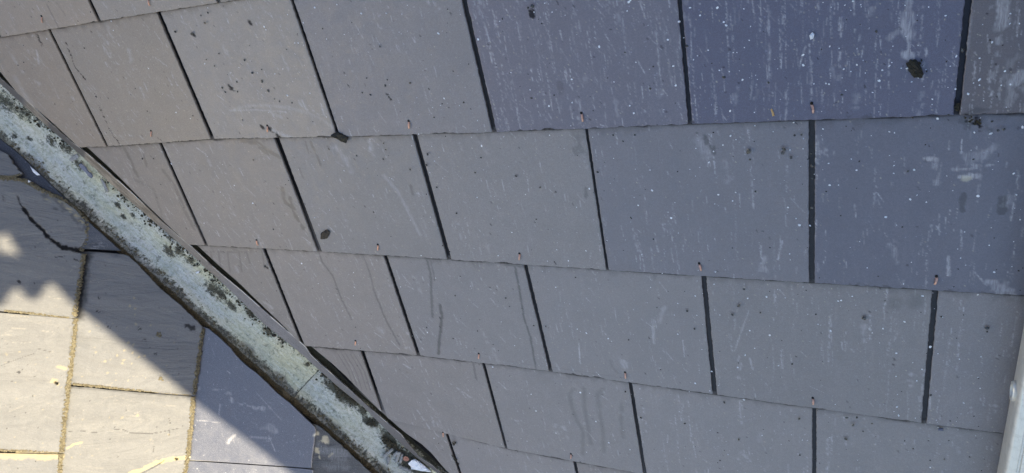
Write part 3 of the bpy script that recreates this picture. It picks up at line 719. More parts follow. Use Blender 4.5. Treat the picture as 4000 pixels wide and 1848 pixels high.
g2 = .08
root_ = make_slate_B('old cracked slate with a broken rounded corner, above the first crack on the left', [(-420, 640), (-60, 690), (40, 698), (93, 706), (155, 738), (205, 765), (248, 785), (300, 822), (329, 851), (345, 885), (344, 920), (330, 958), (300, 985), (330, 994), (318, 1090), (297, 1238), (150, 1226), (-200, 1198), (-460, 1180)], None, M_B,
             tail_px=[(330, 992), (318, 1075), (306, 1150), (293, 1236)], side_crust=[(20, 1214), (150, 1225), (270, 1240)])
crust_strip(root_, [uvB(*p) for p in [(0, 694), (60, 699), (105, 710), (150, 736), (200, 762), (245, 783), (290, 814), (322, 843)]], -.003, .0045, .0048, 5)
crust_strip(root_, [uvB(*p) for p in [(325, 848), (344, 880), (344, 920), (332, 956), (312, 976)]], -.002, .006, .0062, 6)
make_slate_B('sunlit old slate with a nail hole, between two side cracks at the left edge', [(-460, 1190), (-200, 1205), (150, 1233), (297, 1245), (285, 1380), (268, 1498), (256, 1620), (242, 1764), (120, 1762), (-200, 1757), (-500, 1752)], None, M_B,
             tail_px=[(297, 1243), (285, 1380), (271, 1490), (256, 1620), (243, 1764)], side_crust=[(0, 1758), (120, 1760), (235, 1765)])
make_slate_B('sunlit old slate at the bottom left corner below the lower crack', [(-500, 1763), (-200, 1766), (120, 1770), (241, 1771), (235, 1830), (215, 2080), (-520, 2080)], None, M_B,
             tail_px=[(241, 1771), (233, 1848), (215, 2000)], crust_w=.005)
make_slate_B('large old slate half in shade, with a twiggy crumb, below the valley edge', [(250, 985), (325, 980), (461, 988), (500, 999), (560, 1052), (604, 1104), (716, 1200), (760, 1240), (790, 1273), (792, 1285), (775, 1400), (757, 1540), (600, 1530), (400, 1512), (272, 1500), (200, 1497)], [.06, 0, 0, 0, 0, 0, 0, 0, 0, 0, 0, 0, 0, 0, .0, .06], M_B,
             tail_px=[(792, 1283), (780, 1370), (770, 1450), (757, 1540)], side_crust=[(285, 1500), (400, 1511), (600, 1528), (745, 1541)])
make_slate_B('sunlit old slate with a yellow lichen seam, touching the bottom edge', [(200, 1505), (272, 1507), (400, 1519), (600, 1537), (756, 1548), (748, 1650), (735, 1778), (722, 1848), (705, 2080), (150, 2080)], [.06, 0, 0, 0, 0, 0, 0, 0, 0, .06], M_B,
             tail_px=[(756, 1548), (748, 1650), (735, 1778), (722, 1848), (712, 1950)])
make_slate_B('small dark triangular slate tucked between the rounded slate and the gutter', [(250, 830), (341, 862), (380, 895), (430, 940), (482, 984), (330, 972), (240, 970)], [.05, 0, 0, 0, 0, 0, .05], M_B5, crust=False, hbase=.0005, ragged=.002)
make_slate_B('smooth purple-grey replacement slate cut to a point beside the gutter', [(790, 1275), (812, 1281), (850, 1312), (902, 1361), (921, 1387), (960, 1425), (1003, 1457), (1050, 1500), (1084, 1534), (1142, 1581), (1190, 1628), (1236, 1671), (1230, 1720), (1217, 1826), (1000, 1812), (736, 1797), (690, 1795), (720, 1500)], [.03, 0, 0, 0, 0, 0, 0, 0, 0, 0, 0, 0, 0, 0, 0, 0, .06, .06], M_B2, ragged=.0011, crust=False)
make_slate_B('smooth purple-grey slate at the bottom edge under the pointed one', [(690, 1800), (736, 1801), (1000, 1816), (1225, 1831), (1215, 1950), (1205, 2080), (640, 2080)], [.06, 0, 0, 0, 0, 0, .06], M_B2, ragged=.0011, crust=False)
make_slate_B('dark damp slate with cream lichen patches at the foot of the gutter', [(1180, 1640), (1240, 1660), (1290, 1700), (1340, 1745), (1390, 1790), (1440, 1836), (1640, 2020), (1600, 2090), (1130, 2090)], [.05, 0, 0, 0, 0, 0, 0, 0, .05], M_B3, crust=False)
def old_extra():
    B_ = [uvB(*p) for p in ((330, 994), (286, 1242), (242, 1766))]; q1_, q2_ = B_[1][1], B_[2][1]; Wb = q2_ - q1_; tl = B_[0][0]
    pitch = uvB(757, 1537)[0] - uvB(271, 1487)[0]
    for i in range(-4, 0):
        for j in range(-2, 6):
            a = tl + i * pitch; b = q1_ + Wb * (j - (.5 if i % 2 else 0))
            lim_ = a - pitch
            if i >= -1 and j < 1: pass
            if (a) / c_ > (b + Wb) / c_ - .0 + .3: continue
            poly = [(a - pitch - .05, b + .002), (a, b + .002), (a, b + Wb - .002), (a - pitch - .05, b + Wb - .002)]
            P_ = np.array(poly); rows = np.linspace(P_[0, 1], P_[2, 1], 14); sd = random.randrange(999)
            hf = lambda u, v: TB * (u - (a - pitch)) / pitch
            v_, f_, a2 = slab(rows, np.full(14, P_[0, 0]), a + .004 * (fbm(rows * 90, rows * 0 + sd, 3) - .5), .02, toB, hf, TB, None, (), seed=sd % 40, wob=.0015)
            root = empty('roof_slate', v_.mean(0)); tag(root, 'sunlit old slate beyond the left edge of the view', 'roof slate', 'old slates beyond the left edge')
            mkobj('slate_face', v_, fix(v_, f_, NB), M_B, root, attr=a2, sharp=50)
    for i in range(0, 5):
        for j in range(2, 6):
            a = tl + i * pitch; b = q1_ + Wb * (j - (.5 if i % 2 else 0)) + (.13 if j == 2 and i % 2 else 0)
            if j == 2 and i % 2 == 0: b0_ = b
            lo_ = max(b, uvB(0, 2080)[1] + .0) if j == 2 else b
            if b + Wb - lo_ < .03 or a > b * 1.0: continue
            rows = np.linspace(lo_ + .002, b + Wb - .002, 14); sd = random.randrange(999)
            hf = lambda u, v: TB * (u - (a - pitch)) / pitch
            v_, f_, a2 = slab(rows, np.full(14, a - pitch - .05), a + .004 * (fbm(rows * 90, rows * 0 + sd, 3) - .5), .02, toB, hf, TB, None, (), seed=sd % 40, wob=.0015)
            root = empty('roof_slate', v_.mean(0)); tag(root, 'old slate further down, below the bottom edge of the view', 'roof slate', 'old slates below the bottom edge')
            mkobj('slate_face', v_, fix(v_, f_, NB), M_B, root, attr=a2, sharp=50)
old_extra()
make_slate_B('grey slate fragment at the left edge above the broken corner', [(-200, 500), (-40, 570), (10, 592), (35, 606), (55, 640), (90, 678), (70, 690), (30, 688), (-60, 676), (-260, 640)], None, M_B, ragged=.004, crust=False, hbase=-.001, side_crust=[(0, 690), (40, 692), (85, 682)])
make_slate_B('smooth navy slate showing beneath the broken corner at the left edge', [(-300, 430), (-60, 490), (0, 545), (60, 592), (120, 648), (200, 725), (260, 780), (330, 850), (250, 850), (60, 820), (-300, 720)], None, M_B4, ragged=.0008, crust=False, hbase=-.0105)

# ------------------------------------------------------------------ valley gutter
SL = [(-120, 215), (0, 326), (97, 417), (190, 498), (302, 595), (365, 652), (426, 711), (488, 770), (560, 830), (646, 904), (697, 948), (770, 1016), (848, 1086), (949, 1183), (1026, 1260), (1150, 1361), (1189, 1392), (1247, 1445), (1329, 1519), (1422, 1592), (1522, 1693), (1569, 1736), (1618, 1778), (1660, 1812), (1712, 1852), (1850, 1980)]
SR = [(-120, 196), (0, 303), (116, 402), (186, 469), (283, 556), (325, 586), (387, 638), (465, 707), (562, 797), (628, 859), (697, 921), (747, 962), (848, 1055), (949, 1140), (1065, 1241), (1193, 1353), (1216, 1387), (1332, 1492), (1449, 1596), (1569, 1698), (1604, 1743), (1642, 1787), (1689, 1817), (1722, 1848), (1860, 1975)]
def gutter(name, a0, a1, lift, lab):
    na = int((a1 - a0) / .0022); prof = [(-.078, .022), (-.072, .021), (-.066, .0175), (-.060, .012), (-.052, .0055), (-.044, .002), (-.03, 0), (-.015, -.0005), (0, -.001), (.015, 0), (.03, .001), (.045, .003), (.06, .006), (.085, .016), (.11, .03)]
    pb = np.array(prof); bb = np.arange(-.078, .11, .0022); hb = np.interp(bb, pb[:, 0], pb[:, 1])
    aa = np.linspace(a0, a1, na); Aa, Bb = np.meshgrid(aa, bb, indexing='ij')
    Bsk = Bb; end = np.zeros_like(Aa)
    H = hb[None, :] + lift + .0016 * (fbm(Aa * 14, Bb * 25, 5) - .5) * 2 - .003
    if lift > 0: # the sheet's lower end is dressed down at an angle
        Aa = a0 + (Aa - a0) * ((a1 + GUTJ * (Bb + .01)) - a0) / (a1 - a0)
    else: Aa = np.where(True, Aa, Aa)
    H = H + .0045 * np.exp(-((Aa - (.62 + .5 * Bb)) / .006) ** 2) * .3
    aF, bF = Aa.ravel(), Bb.ravel()
    P = toG(aF, bF, H.ravel()); n0, n1 = Aa.shape
    idx = np.arange(n0 * n1).reshape(n0, n1)
    fa = np.stack([idx[:-1, :-1], idx[1:, :-1], idx[1:, 1:], idx[:-1, 1:]], -1).reshape(-1, 4)
    loop = np.concatenate([idx[0, :-1], idx[:-1, -1], idx[-1, :0:-1], idx[:0:-1, 0]]); nb = len(loop)
    Pb = P[loop] - VC * .0028; lp2 = np.arange(len(P), len(P) + nb)
    sk = np.stack([loop, np.roll(loop, -1), np.roll(lp2, -1), lp2], -1)
    # dirt: thick beside the strip in patches, dark bank on the other side, brown moss line at the slates
    patch = fbm(aF * 9, bF * 0 + 3, 21, 3)
    right = np.clip((bF - (.004 + .03 * (1 - patch))) / .03, 0, 1) * np.clip((patch - .2) * 3.2, .15, 1)
    left = np.clip((-.046 + .02 * (fbm(aF * 18, bF * 5, 91, 3) - .5) - bF) / .01, 0, 1) * .42
    at = np.zeros((len(P), 4))
    at[:, 1] = np.maximum(right * .68, left)
    at[:, 2] = np.clip((-.050 - bF + .026 * (fbm(aF * 30, bF * 20, 8) - .5)) / .007, 0, 1) * (.5 + .3 * fbm(aF * 12, bF, 3))
    at[:, 3] = np.clip((-.0635 - bF + .006 * (fbm(aF * 50, bF * 10, 9) - .5)) / .003, 0, 1)
    sl_ = np.array([uvG(*p, h=.010) for p in SL]); lbb = np.interp(aF, sl_[:, 0], sl_[:, 1])
    at[:, 1] = np.maximum(at[:, 1], np.clip((bF - lbb - .012) / .004, 0, 1) * 1.6)  # behind the strip the gap's shade is painted near black
    at[:, 1] = np.maximum(at[:, 1], np.clip((bF - lbb + .020 + .03 * (fbm(aF * 25, bF * 30, 61, 3) - .5)) / .028, 0, 1) * (.35 + .5 * fbm(aF * 7, bF * 4, 66, 3)))
    if lift > 0:
        e = (a1 + GUTJ * (bF + .01)) - aF
        at[:, 1] = np.maximum(at[:, 1], np.clip(1 - e / .0035, 0, 1) * .75)
    for (x, y, r, s) in GP:
        q = uvG(x, y); d = np.hypot((aF - q[0]) * .7, bF - q[1]); at[:, 1] = np.maximum(at[:, 1], np.clip((r * 1.5 - d) / (r * 1.5), 0, 1) * s * 1.15)
    at = np.concatenate([at, at[loop]])
    V3 = np.concatenate([P, Pb]); faces = fa.tolist() + sk.tolist()
    faces = fix(V3, faces, VC)
    o = mkobj(name, V3, faces, M_GUT, attr=at, sharp=60); tag(o, lab, 'valley gutter', 'lead sheets lining the valley')
    return o
ja = uvG(1143, 1557); jb = uvG(1247, 1445)
GUTJ = (jb[0] - ja[0]) / (jb[1] - ja[1]); JA = ja[0] + GUTJ * (-.01 - ja[1])
GP = [(30, 400, .03, .6), (90, 440, .02, .6), (60, 530, .008, .6), (115, 540, .007, .6), (200, 550, .012, .7), (260, 580, .015, .7), (310, 640, .012, .6), (345, 600, .012, .6), (335, 795, .007, .9), (460, 800, .008, .8), (480, 845, .006, .9), (520, 840, .006, .8), (665, 925, .01, .7), (660, 980, .012, .8), (700, 980, .012, .7), (745, 1020, .012, .7),
      (830, 1130, .018, .75), (860, 1150, .016, .75), (900, 1190, .01, .8), (910, 1200, .008, .9), (980, 1225, .01, .8), (715, 1130, .006, .8), (755, 1185, .008, .9), (660, 1090, .012, .7), (700, 1140, .01, .7), (1140, 1300, .012, .6), (1050, 1290, .012, .6), (1100, 1330, .01, .6), (1160, 1340, .01, .7),
      (1200, 1425, .006, .9), (1265, 1470, .007, .9), (1130, 1530, .012, .9), (1300, 1510, .02, .85), (1340, 1550, .02, .9), (1370, 1570, .016, .9), (1415, 1605, .01, .95), (1440, 1650, .014, .9), (1460, 1655, .012, .9), (1520, 1720, .02, .95), (1540, 1760, .02, .95), (1600, 1800, .03, .95), (1640, 1830, .03, .9), (1385, 1735, .006, .8), (1180, 1560, .008, .8), (480, 930, .003, .7), (350, 920, .006, .7)]
gutter('gutter_lining', -.35, JA, .0032, 'long algae-stained pale blue-green valley gutter sheet above the lap joint')
gutter('gutter_lining', JA - .08, 1.75, 0., 'lower gutter sheet below the lap joint, with moss and broken bits')

# ------------------------------------------------------------------ edge strip along the cut slates
def strip():
    l = np.array([uvG(*p, h=.010) for p in SL]); r = np.array([uvG(*p, h=.026) for p in SR])
    aa = np.arange(-.12, 1.45, .003)
    lb = np.interp(aa, l[:, 0], l[:, 1]); rb = np.interp(aa, r[:, 0], r[:, 1])
    cols = 9; f = np.linspace(0, 1, cols)
    B_ = lb[:, None] + (rb - lb)[:, None] * f; Hh = .010 + .016 * f[None, :] + .0006 * np.sin(aa * 40)[:, None] + .0004 * (fbm(aa * 300, aa * 0, 4) - .5)[:, None]
    Hh[:, -1] += .0006
    Aa = aa[:, None].repeat(cols, 1)
    P = toG(Aa.ravel(), B_.ravel(), Hh.ravel()); n0, n1 = Aa.shape; idx = np.arange(n0 * n1).reshape(n0, n1)
    fa = np.stack([idx[:-1, :-1], idx[1:, :-1], idx[1:, 1:], idx[:-1, 1:]], -1).reshape(-1, 4)
    loop = np.concatenate([idx[0, :-1], idx[:-1, -1], idx[-1, :0:-1], idx[:0:-1, 0]]); nb = len(loop)
    Pb = P[loop] - VC * .003; lp2 = np.arange(len(P), len(P) + nb); sk = np.stack([loop, np.roll(loop, -1), np.roll(lp2, -1), lp2], -1)
    at = np.zeros((len(P), 4)); a_ = Aa.ravel(); ff = f[None, :].repeat(n0, 0).ravel()
    ap = lambda x, y: uvG(x, y, .018)[0]
    tan = np.interp(a_, [ap(80, 395), ap(105, 405), ap(190, 480), ap(195, 490), ap(320, 600), ap(335, 610), ap(600, 860), ap(640, 880), ap(850, 1060), ap(900, 1110)], [0, .9, .9, .1, .1, 1, 1, .55, .5, 0])
    drk = np.interp(a_, [ap(80, 395), ap(105, 405), ap(185, 475), ap(195, 490), ap(325, 600), ap(335, 610), ap(1150, 1340), ap(1500, 1650), ap(1600, 1750)], [.8, 0, 0, .9, .9, 0, 0, .3, .6])
    at[:, 0] = tan; at[:, 1] = drk
    at[:, 2] = (ff > .93) * np.clip((fbm(a_ * 60, ff * 0, 3) - .3) * 3, 0, 1) * .8
    at = np.concatenate([at, at[loop] * 0])
    V3 = np.concatenate([P, Pb]); faces = fix(V3, fa.tolist() + sk.tolist() + [], VC)
    o = mkobj('edge_strip', V3, faces, M_WOOD, attr=at, sharp=60)
    tag(o, 'thin weathered brown-grey strip running between the gutter and the cut slates', 'edge strip')
strip()

# ------------------------------------------------------------------ debris
def blob_mesh(rad, seed, sub=2, sq=(1, 1, .6), rough=.45):
    bm = bmesh.new(); bmesh.ops.create_icosphere(bm, subdivisions=sub, radius=1)
    rr = random.Random(seed); o = Vector((rr.uniform(0, 99), rr.uniform(0, 99), 0))
    vs = []
    for v in bm.verts:
        n = mnoise.noise(v.co * 1.6 + o) + .5 * mnoise.noise(v.co * 4 + o)
        vs.append([v.co[i] * (1 + rough * n) * sq[i] * rad for i in range(3)])
    fs = [[v.index for v in f.verts] for f in bm.faces]; bm.free()
    return np.array(vs), fs
def place(vs, where, ang, frame):
    X, Y, Z = frame; ca, sa = math.cos(ang), math.sin(ang)
    x = vs[:, 0] * ca - vs[:, 1] * sa; y = vs[:, 0] * sa + vs[:, 1] * ca
    return where + np.outer(x, X) + np.outer(y, Y) + np.outer(vs[:, 2], Z)
FA = (U, V, NA); FB = (DB, YD, NB); FG = (VA, VB, VC)
def spot(surf, x, y):
    if surf == 'A': return hit(x, y, np.zeros(3), NA, .0015)
    if surf == 'B': return hit(x, y, P0, NB, .006)
    return hit(x, y, P0, VC, .001)
def frame(surf): return {'A': FA, 'B': FB, 'G': FG}[surf]
def clump(name, surf, x, y, L, Wd, ang, mat, lab, cat, n=26, seed=0, size=.25, leafy=False, lift=0.):
    rr = random.Random(seed + int(x)); V_, F_ = [], []; base = 0
    for i in range(n):
        a = rr.uniform(0, 6.28); r = rr.random() ** .6
        r *= 1 - .35 * abs(math.sin(3 * a + seed)); px, py = math.cos(a) * r * L, math.sin(a) * r * Wd
        rad = min(L, Wd) * size * rr.uniform(.3, 1.3)
        vs, fs = blob_mesh(rad, seed * 31 + i, 1 if rad < .004 else 2, (rr.uniform(.6, 1.6), rr.uniform(.5, 1.2), rr.uniform(.35, .9) if not leafy else .2))
        ca, sa = math.cos(a * 3), math.sin(a * 3); vs = np.stack([vs[:, 0] * ca - vs[:, 1] * sa, vs[:, 0] * sa + vs[:, 1] * ca, vs[:, 2]], 1)
        vs = vs + np.array([px, py, rad * .25 * (1.6 - r)]); V_.append(vs); F_ += [[q + base for q in f] for f in fs]; base += len(vs)
    V_ = np.concatenate(V_); fr = frame(surf)
    P = place(V_, spot(surf, x, y) + fr[2] * lift, ang, fr)
    o = mkobj(name, P, F_, mat, smooth=True); tag(o, lab, cat); return o
clump('moss_clump', 'A', 3738, 418, .006, .004, 1.4, M_GMOSS, 'small olive moss tuft wedged low in the rightmost open joint', 'moss', 18, 3, .4)
clump('moss_clump', 'A', 1772, 1732, .012, .005, -1.0, M_GMOSS, 'ragged brown moss scrap above the other, near the bottom edge', 'moss', 24, 4, .35)
clump('moss_clump', 'A', 1778, 1795, .020, .005, 1.2, M_GMOSS, 'long twisted brown moss scrap lying over a joint at the bottom edge', 'moss', 34, 5, .35)
clump('moss_clump', 'A', 3800, 472, .012, .005, .5, M_GMOSS, 'dark crumbly moss under the tail of the top right slates', 'moss', 26, 6, .25)
vs, fs = blob_mesh(.0125, 77, 3, (1.25, .55, .3), .35)
P = place(vs, spot('A', 1272, 915) + NA * .002, -.55, FA); o = mkobj('bark_flake', P, fs, M_BARK); tag(o, 'dark brown bark flake lying alone on a third course slate', 'bark')
clump('moss_clump', 'G', 1355, 1545, .045, .012, 0., M_GMOSS, 'dark moss drift against the strip just below the gutter lap joint', 'moss', 90, 8, .2)
clump('moss_clump', 'G', 1448, 1650, .016, .010, .1, M_GMOSS, 'middle moss patch on the pale lower gutter sheet', 'moss', 40, 9, .22)
clump('moss_clump', 'G', 1520, 1730, .028, .012, .15, M_GMOSS, 'thick moss bank beside the strip above the pile of fragments', 'moss', 70, 10, .25)
clump('moss_clump', 'G', 1640, 1822, .030, .013, 0., M_GMOSS, 'soil and moss around the white stone at the gutter foot', 'moss', 70, 11, .2)
clump('moss_clump', 'G', 868, 1155, .016, .006, .1, M_MOSS, 'greenish moss tuft beside the strip halfway down the gutter', 'moss', 30, 12, .25)
clump('moss_clump', 'B', 620, 1308, .007, .006, .1, M_CRUST, 'small twiggy crumb on the half shaded old slate', 'moss', 20, 13, .3)
clump('moss_clump', 'B', 627, 1480, .007, .0055, .1, M_CRUST, 'brown sunlit crumb beside the shadow edge on an old slate', 'moss', 14, 14, .4)
clump('moss_clump', 'B', 749, 1283, .008, .005, .1, M_MOSS, 'dark crusty spot near the corner of the half shaded slate', 'moss', 20, 15, .3)

def rod(surf, x0, y0, x1, y1, wd, th, mat, name, lab, cat, seed=0, lift=.002):
    a = spot(surf, x0, y0); b = spot(surf, x1, y1); fr = frame(surf); n = 9
    X = b - a; L = np.linalg.norm(X); X /= L; Z = fr[2]; Y = np.cross(Z, X); rr = random.Random(seed)
    vs, fs = [], []
    for i in range(n):
        f = i / (n - 1); ww = wd * (1 + .25 * rr.uniform(-1, 1)) * (1 if 0 < i < n - 1 else .6); c = a + X * L * f + Z * lift + Y * rr.uniform(-.1, .1) * wd
        for dy, dz in ((-1, 0), (-.7, th), (0, th * 1.3), (.7, th), (1, 0), (0, -th * .3)): vs.append(c + Y * dy * ww + Z * dz * rr.uniform(.8, 1.2))
    for i in range(n - 1):
        for j in range(6): fs.append([i * 6 + j, i * 6 + (j + 1) % 6, i * 6 + 6 + (j + 1) % 6, i * 6 + 6 + j])
    fs.append([0, 5, 4, 3, 2, 1]); e = (n - 1) * 6; fs.append([e + j for j in range(6)])
    o = mkobj(name, vs, fs, mat, smooth=False); tag(o, lab, cat); return o
z4 = lambda x, y: (1100 + x / 2.581, 1387 + y / 2.581)
gg = 'broken fragments at the gutter foot'
for i, (a, b, w, lab) in enumerate((((1035, 1015), (1130, 935), .0045, 'topmost ribbed grey fragment of the pile'), ((1075, 1090), (1090, 1015), .004, 'leftmost short pale fragment of the pile, below the ribbed one'),
                                    ((1140, 1005), (1180, 965), .004, 'small curved grey fragment behind the ribbed one'), ((1160, 1065), (1195, 965), .0042, 'upright grey fragment in the middle of the pile'),
                                    ((1200, 1080), (1222, 985), .003, 'thin upright fragment touching the copper disc'), ((1190, 1112), (1310, 1165), .0042, 'long grey fragment lying below the copper disc'))):
    o = rod('G', *z4(*a), *z4(*b), w, .003, M_FRAG, 'slate_fragment', lab, 'fragment', i, .004); o['group'] = gg
z1 = lambda x, y: (x / 2.581, 250 + y / 2.581)
o = rod('G', *z1(728, 968), *z1(808, 915), .0052, .002, M_FRAG, 'slate_fragment', 'short pale grey fragment lying across the upper gutter beside the strip', 'fragment', 21, .006)
o = rod('G', *z1(828, 1005), *z1(948, 1140), .0048, .002, M_NAVY, 'slate_fragment', 'blue-grey slate sliver below the short pale fragment in the gutter', 'fragment', 22, .006)
z2 = lambda x, y: (x / 2.581, 650 + y / 2.581)
rod('G', *z2(1035, 125), *z2(1100, 255), .0035, .002, M_FRAG, 'slate_fragment', 'narrow grey fragment in the dark moss beside the tan strip', 'fragment', 23, .004)
rod('G', *z2(1050, 590), *z2(1110, 572), .002, .001, M_TAN, 'twig', 'tiny tan twig on the pale gutter floor', 'twig', 24, .002)
# copper disc
cz = z4(1255, 1045); cp = hit(*cz, P0, VC, .008); m = 20; vs = []
for r, hgt in ((.0072, 0), (.0072, .0012), (.0062, .0016), (.0045, .0010), (.002, .0010), (.0016, .0026), (0.0004, .003)):
    for i in range(m):
        a = i / m * 2 * math.pi; rw = r * (1 + .05 * math.sin(3 * a)); vs.append(cp + VA * math.cos(a) * rw + VB * math.sin(a) * rw + VC * (hgt + .15 * r * math.sin(a)))
fs = [[k * m + i, k * m + (i + 1) % m, (k + 1) * m + (i + 1) % m, (k + 1) * m + i] for k in range(6) for i in range(m)] + [[6 * m + i for i in range(m)], [m - 1 - i for i in range(m)]]
tag(mkobj('rivet_disc', vs, fs, M_COPPER_OLD), 'dull copper rivet disc lying among fragments at the gutter foot', 'rivet disc')
def chunk(surf, pts, th, mat, name, lab, cat, hgt=.004, seed=3):
    fr = frame(surf); P = [spot(surf, *p) + fr[2] * hgt for p in pts]; ct = np.mean(P, 0); n = len(P)
    rr = random.Random(seed); vs = []; rings = ((1., -th), (1., 0), (.86, th * .6), (.55, th), (.25, th * 1.1))
    dens = []
    for i in range(n):
        for f in (0, .25, .5, .75): dens.append(P[i] * (1 - f) + P[(i + 1) % n] * f)
    m = len(dens)
    for s, h in rings:
        for i, p in enumerate(dens):
            j = 1 + .09 * rr.uniform(-1, 1); vs.append(ct + (p - ct) * s * j + fr[2] * (h + th * .25 * rr.uniform(-1, 1)))
    fs = [[k * m + i, k * m + (i + 1) % m, (k + 1) * m + (i + 1) % m, (k + 1) * m + i] for k in range(len(rings) - 1) for i in range(m)]
    fs.append([(len(rings) - 1) * m + i for i in range(m)]); fs.append([m - 1 - i for i in range(m)])
    o = mkobj(name, vs, fs, mat, smooth=False); tag(o, lab, cat); return o
chunk('G', [z4(1290, 1075), z4(1335, 1035), z4(1400, 1065), z4(1470, 1125), z4(1515, 1165), z4(1420, 1150), z4(1320, 1130)], .003, M_WHITE, 'white_stone', 'sharp white stone chip wedged at the gutter foot by the strip', 'stone', .008)
chunk('B', [z1(280, 1025), z1(320, 1055), z1(380, 1110), z1(350, 1115), z1(310, 1085)], .002, M_WHITE, 'white_flake', 'white jagged flake on the navy slate beside the upper gutter', 'flake', -.012)
chunk('B', [z2(240, 150), z2(280, 135), z2(312, 155), z2(280, 168)], .0015, M_WHITE, 'white_flake', 'small white flake on the rim of the broken corner slate', 'flake', -.004)
chunk('A', [(3162, 138), (3172, 125), (3181, 132), (3178, 148), (3166, 155)], .0012, M_WHITE, 'white_flake', 'whitish flake stuck high on the wide slate near the top right', 'flake', .0012)
chunk('A', [(3010, 426), (3016, 424), (3024, 440), (3026, 451), (3018, 452), (3014, 438)], .0012, M_TAN, 'tan_chip', 'tan wood chip to the left of the top right copper rivet', 'wood chip', .0014)
chunk('G', [(765, 1062), (778, 1058), (781, 1064), (770, 1068)], .0015, M_WHITE, 'white_flake', 'white fleck in the dark algae halfway down the gutter', 'flake', .002)
chunk('G', [(462, 773), (470, 775), (466, 779)], .001, M_WHITE, 'white_flake', 'tiny white fleck in the gutter beside the tan strip', 'flake', .003)
chunk('A', [(3858, 1675), (3884, 1675), (3882, 1682), (3860, 1682)], .0015, M_NAVY, 'slate_fragment', 'navy slate crumb just under the fourth course near the ladder', 'fragment', .001) if False else None
chunk('A', [(3663, 1672), (3684, 1672), (3685, 1680), (3666, 1681)], .0014, M_NAVY, 'slate_fragment', 'navy slate crumb just below the rightmost open joint foot', 'fragment', .001)

z3 = lambda x, y: (2600 + x / 1.2879, y / 1.2879)
chunk('A', [z3(1208, 318), z3(1235, 300), z3(1262, 302), z3(1282, 330), z3(1300, 372), z3(1288, 386), z3(1250, 386), z3(1228, 362)], .0035, M_MOSS, 'moss_clump', 'flat black lump of moss lying on a slate near the top right', 'moss', .003, 9)
zz = lambda x, y: (1300 + x / 1.2879, y / 1.2879)
chunk('A', [zz(-8, 680), zz(5, 668), zz(30, 662), zz(52, 672), zz(78, 688), zz(70, 715), zz(50, 708), zz(20, 690)], .004, M_MOSS, 'leaf_litter', 'brown-black leaf scrap caught at the foot of a joint in the second course', 'leaf litter', .003, 12)
clump('moss_crumbs', 'A', 3580, 262, .016, .011, 1.25, M_MOSS, 'loose crumbs around the flat black moss lump near the top right', 'moss', 26, 31, .12)
clump('moss_crumbs', 'A', 1330, 532, .022, .010, .35, M_MOSS, 'loose crumbs around the leaf scrap at the joint foot', 'moss', 26, 32, .14)
# dark beads and crumbs one can point at, each a thing of its own
CR = [(1812, 1000 - 600, 2.2), (1447, 370, 2.6), (1505, 335, 2.4), (1513, 312, 1.8), (1432, 305, 2.), (1519, 379, 2.2), (1602, 325, 2.6), (1415, 362, 2.4), (1484, 182, 2.), (1670, 603, 3.2), (1666, 645, 3.0), (1602, 663, 2.6), (1879, 616, 2.), (1856, 675, 2.2), (2015, 688, 2.8), (2110, 732, 2.4), (1783, 833, 2.6), (1706, 732, 2.), (1498, 560, 2.2), (1507, 585, 1.8), (1497, 622, 2.2), (2334, 672, 2.6),
      (2828, 302, 3.2), (3002, 322, 2.), (2924, 592, 4.), (3062, 583, 3.0), (3058, 598, 3.2), (3090, 616, 2.4), (3104, 529, 2.6), (3131, 526, 2.4), (2395, 528, 2.2), (2480, 527, 2.8), (3168, 600, 2.4), (3171, 648, 2.6), (3170, 812, 2.6), (3172, 697, 1.6), (3758, 195, 2.8), (3922, 505, 2.6), (3898, 510, 2.2), (3615, 565, 1.6), (3547, 669, 1.8), (2906, 1130, 3.2), (2861, 1230, 3.4), (2886, 1195, 3.6), (2684, 1215, 3.), (2970, 1222, 2.4), (3376, 1243, 4.2), (3856, 1282, 3.6), (3856, 1296, 2.4), (3094, 1422, 2.6), (2713, 1285, 2.4), (3636, 1543, 3.),
      (3122, 1636, 3.2), (3307, 1632, 2.6), (3347, 1631, 2.8), (3333, 1661, 3.), (3304, 1716, 3.2), (2886, 1717, 2.8), (3124, 1778, 2.4), (2829, 1572, 2.8), (3406, 1655, 2.), (3371, 1685, 2.), (2676, 1655, 2.4), (3689, 1794, 2.), (3627, 1722, 1.6), (3567, 1753, 1.8), (2456, 1328, 2.2), (2132, 1275, 2.), (2024, 1408, 2.), (1926, 1345, 2.), (1770, 1322, 2.4), (1667, 1280, 2.4), (1778, 1155, 2.4), (1990, 1197, 1.8), (1948, 1370, 2.), (2318, 1046, 3.), (2443, 1530, 2.4), (2504, 1632, 3.), (2559, 1505, 2.4), (2673, 1655, 2.), (2248, 1084, 2.),
      (955, 235, 2.8), (985, 285, 3.4), (1023, 318, 3.), (1048, 355, 3.2), (1092, 396, 2.4), (1141, 402, 2.4), (1072, 387, 1.8), (838, 258, 2.), (948, 468, 2.6), (1005, 520, 3.4), (1223, 475, 2.6), (800, 90, 3.), (812, 50, 2.8), (785, 60, 2.4), (684, 124, 3.), (750, 132, 4.), (806, 233, 1.8), (855, 210, 2.), (868, 343, 3.2), (880, 360, 2.6), (925, 320, 2.4), (928, 358, 2.4), (1068, 895, 2.8), (990, 625, 2.), (1035, 1040, 4.2), (780, 1020, 2.6), (1120, 535, 2.4), (375, 378, 2.4), (329, 188, 2.6), (93, 244, 2.), (70, 255, 2.2), (422, 384, 1.6), (600, 600 + 20, 2.), (556, 620, 3.4), (3583, 80, 1.), (2080, 25, 3.4), (2063, 30, 2.8)]
grit_protos = {}
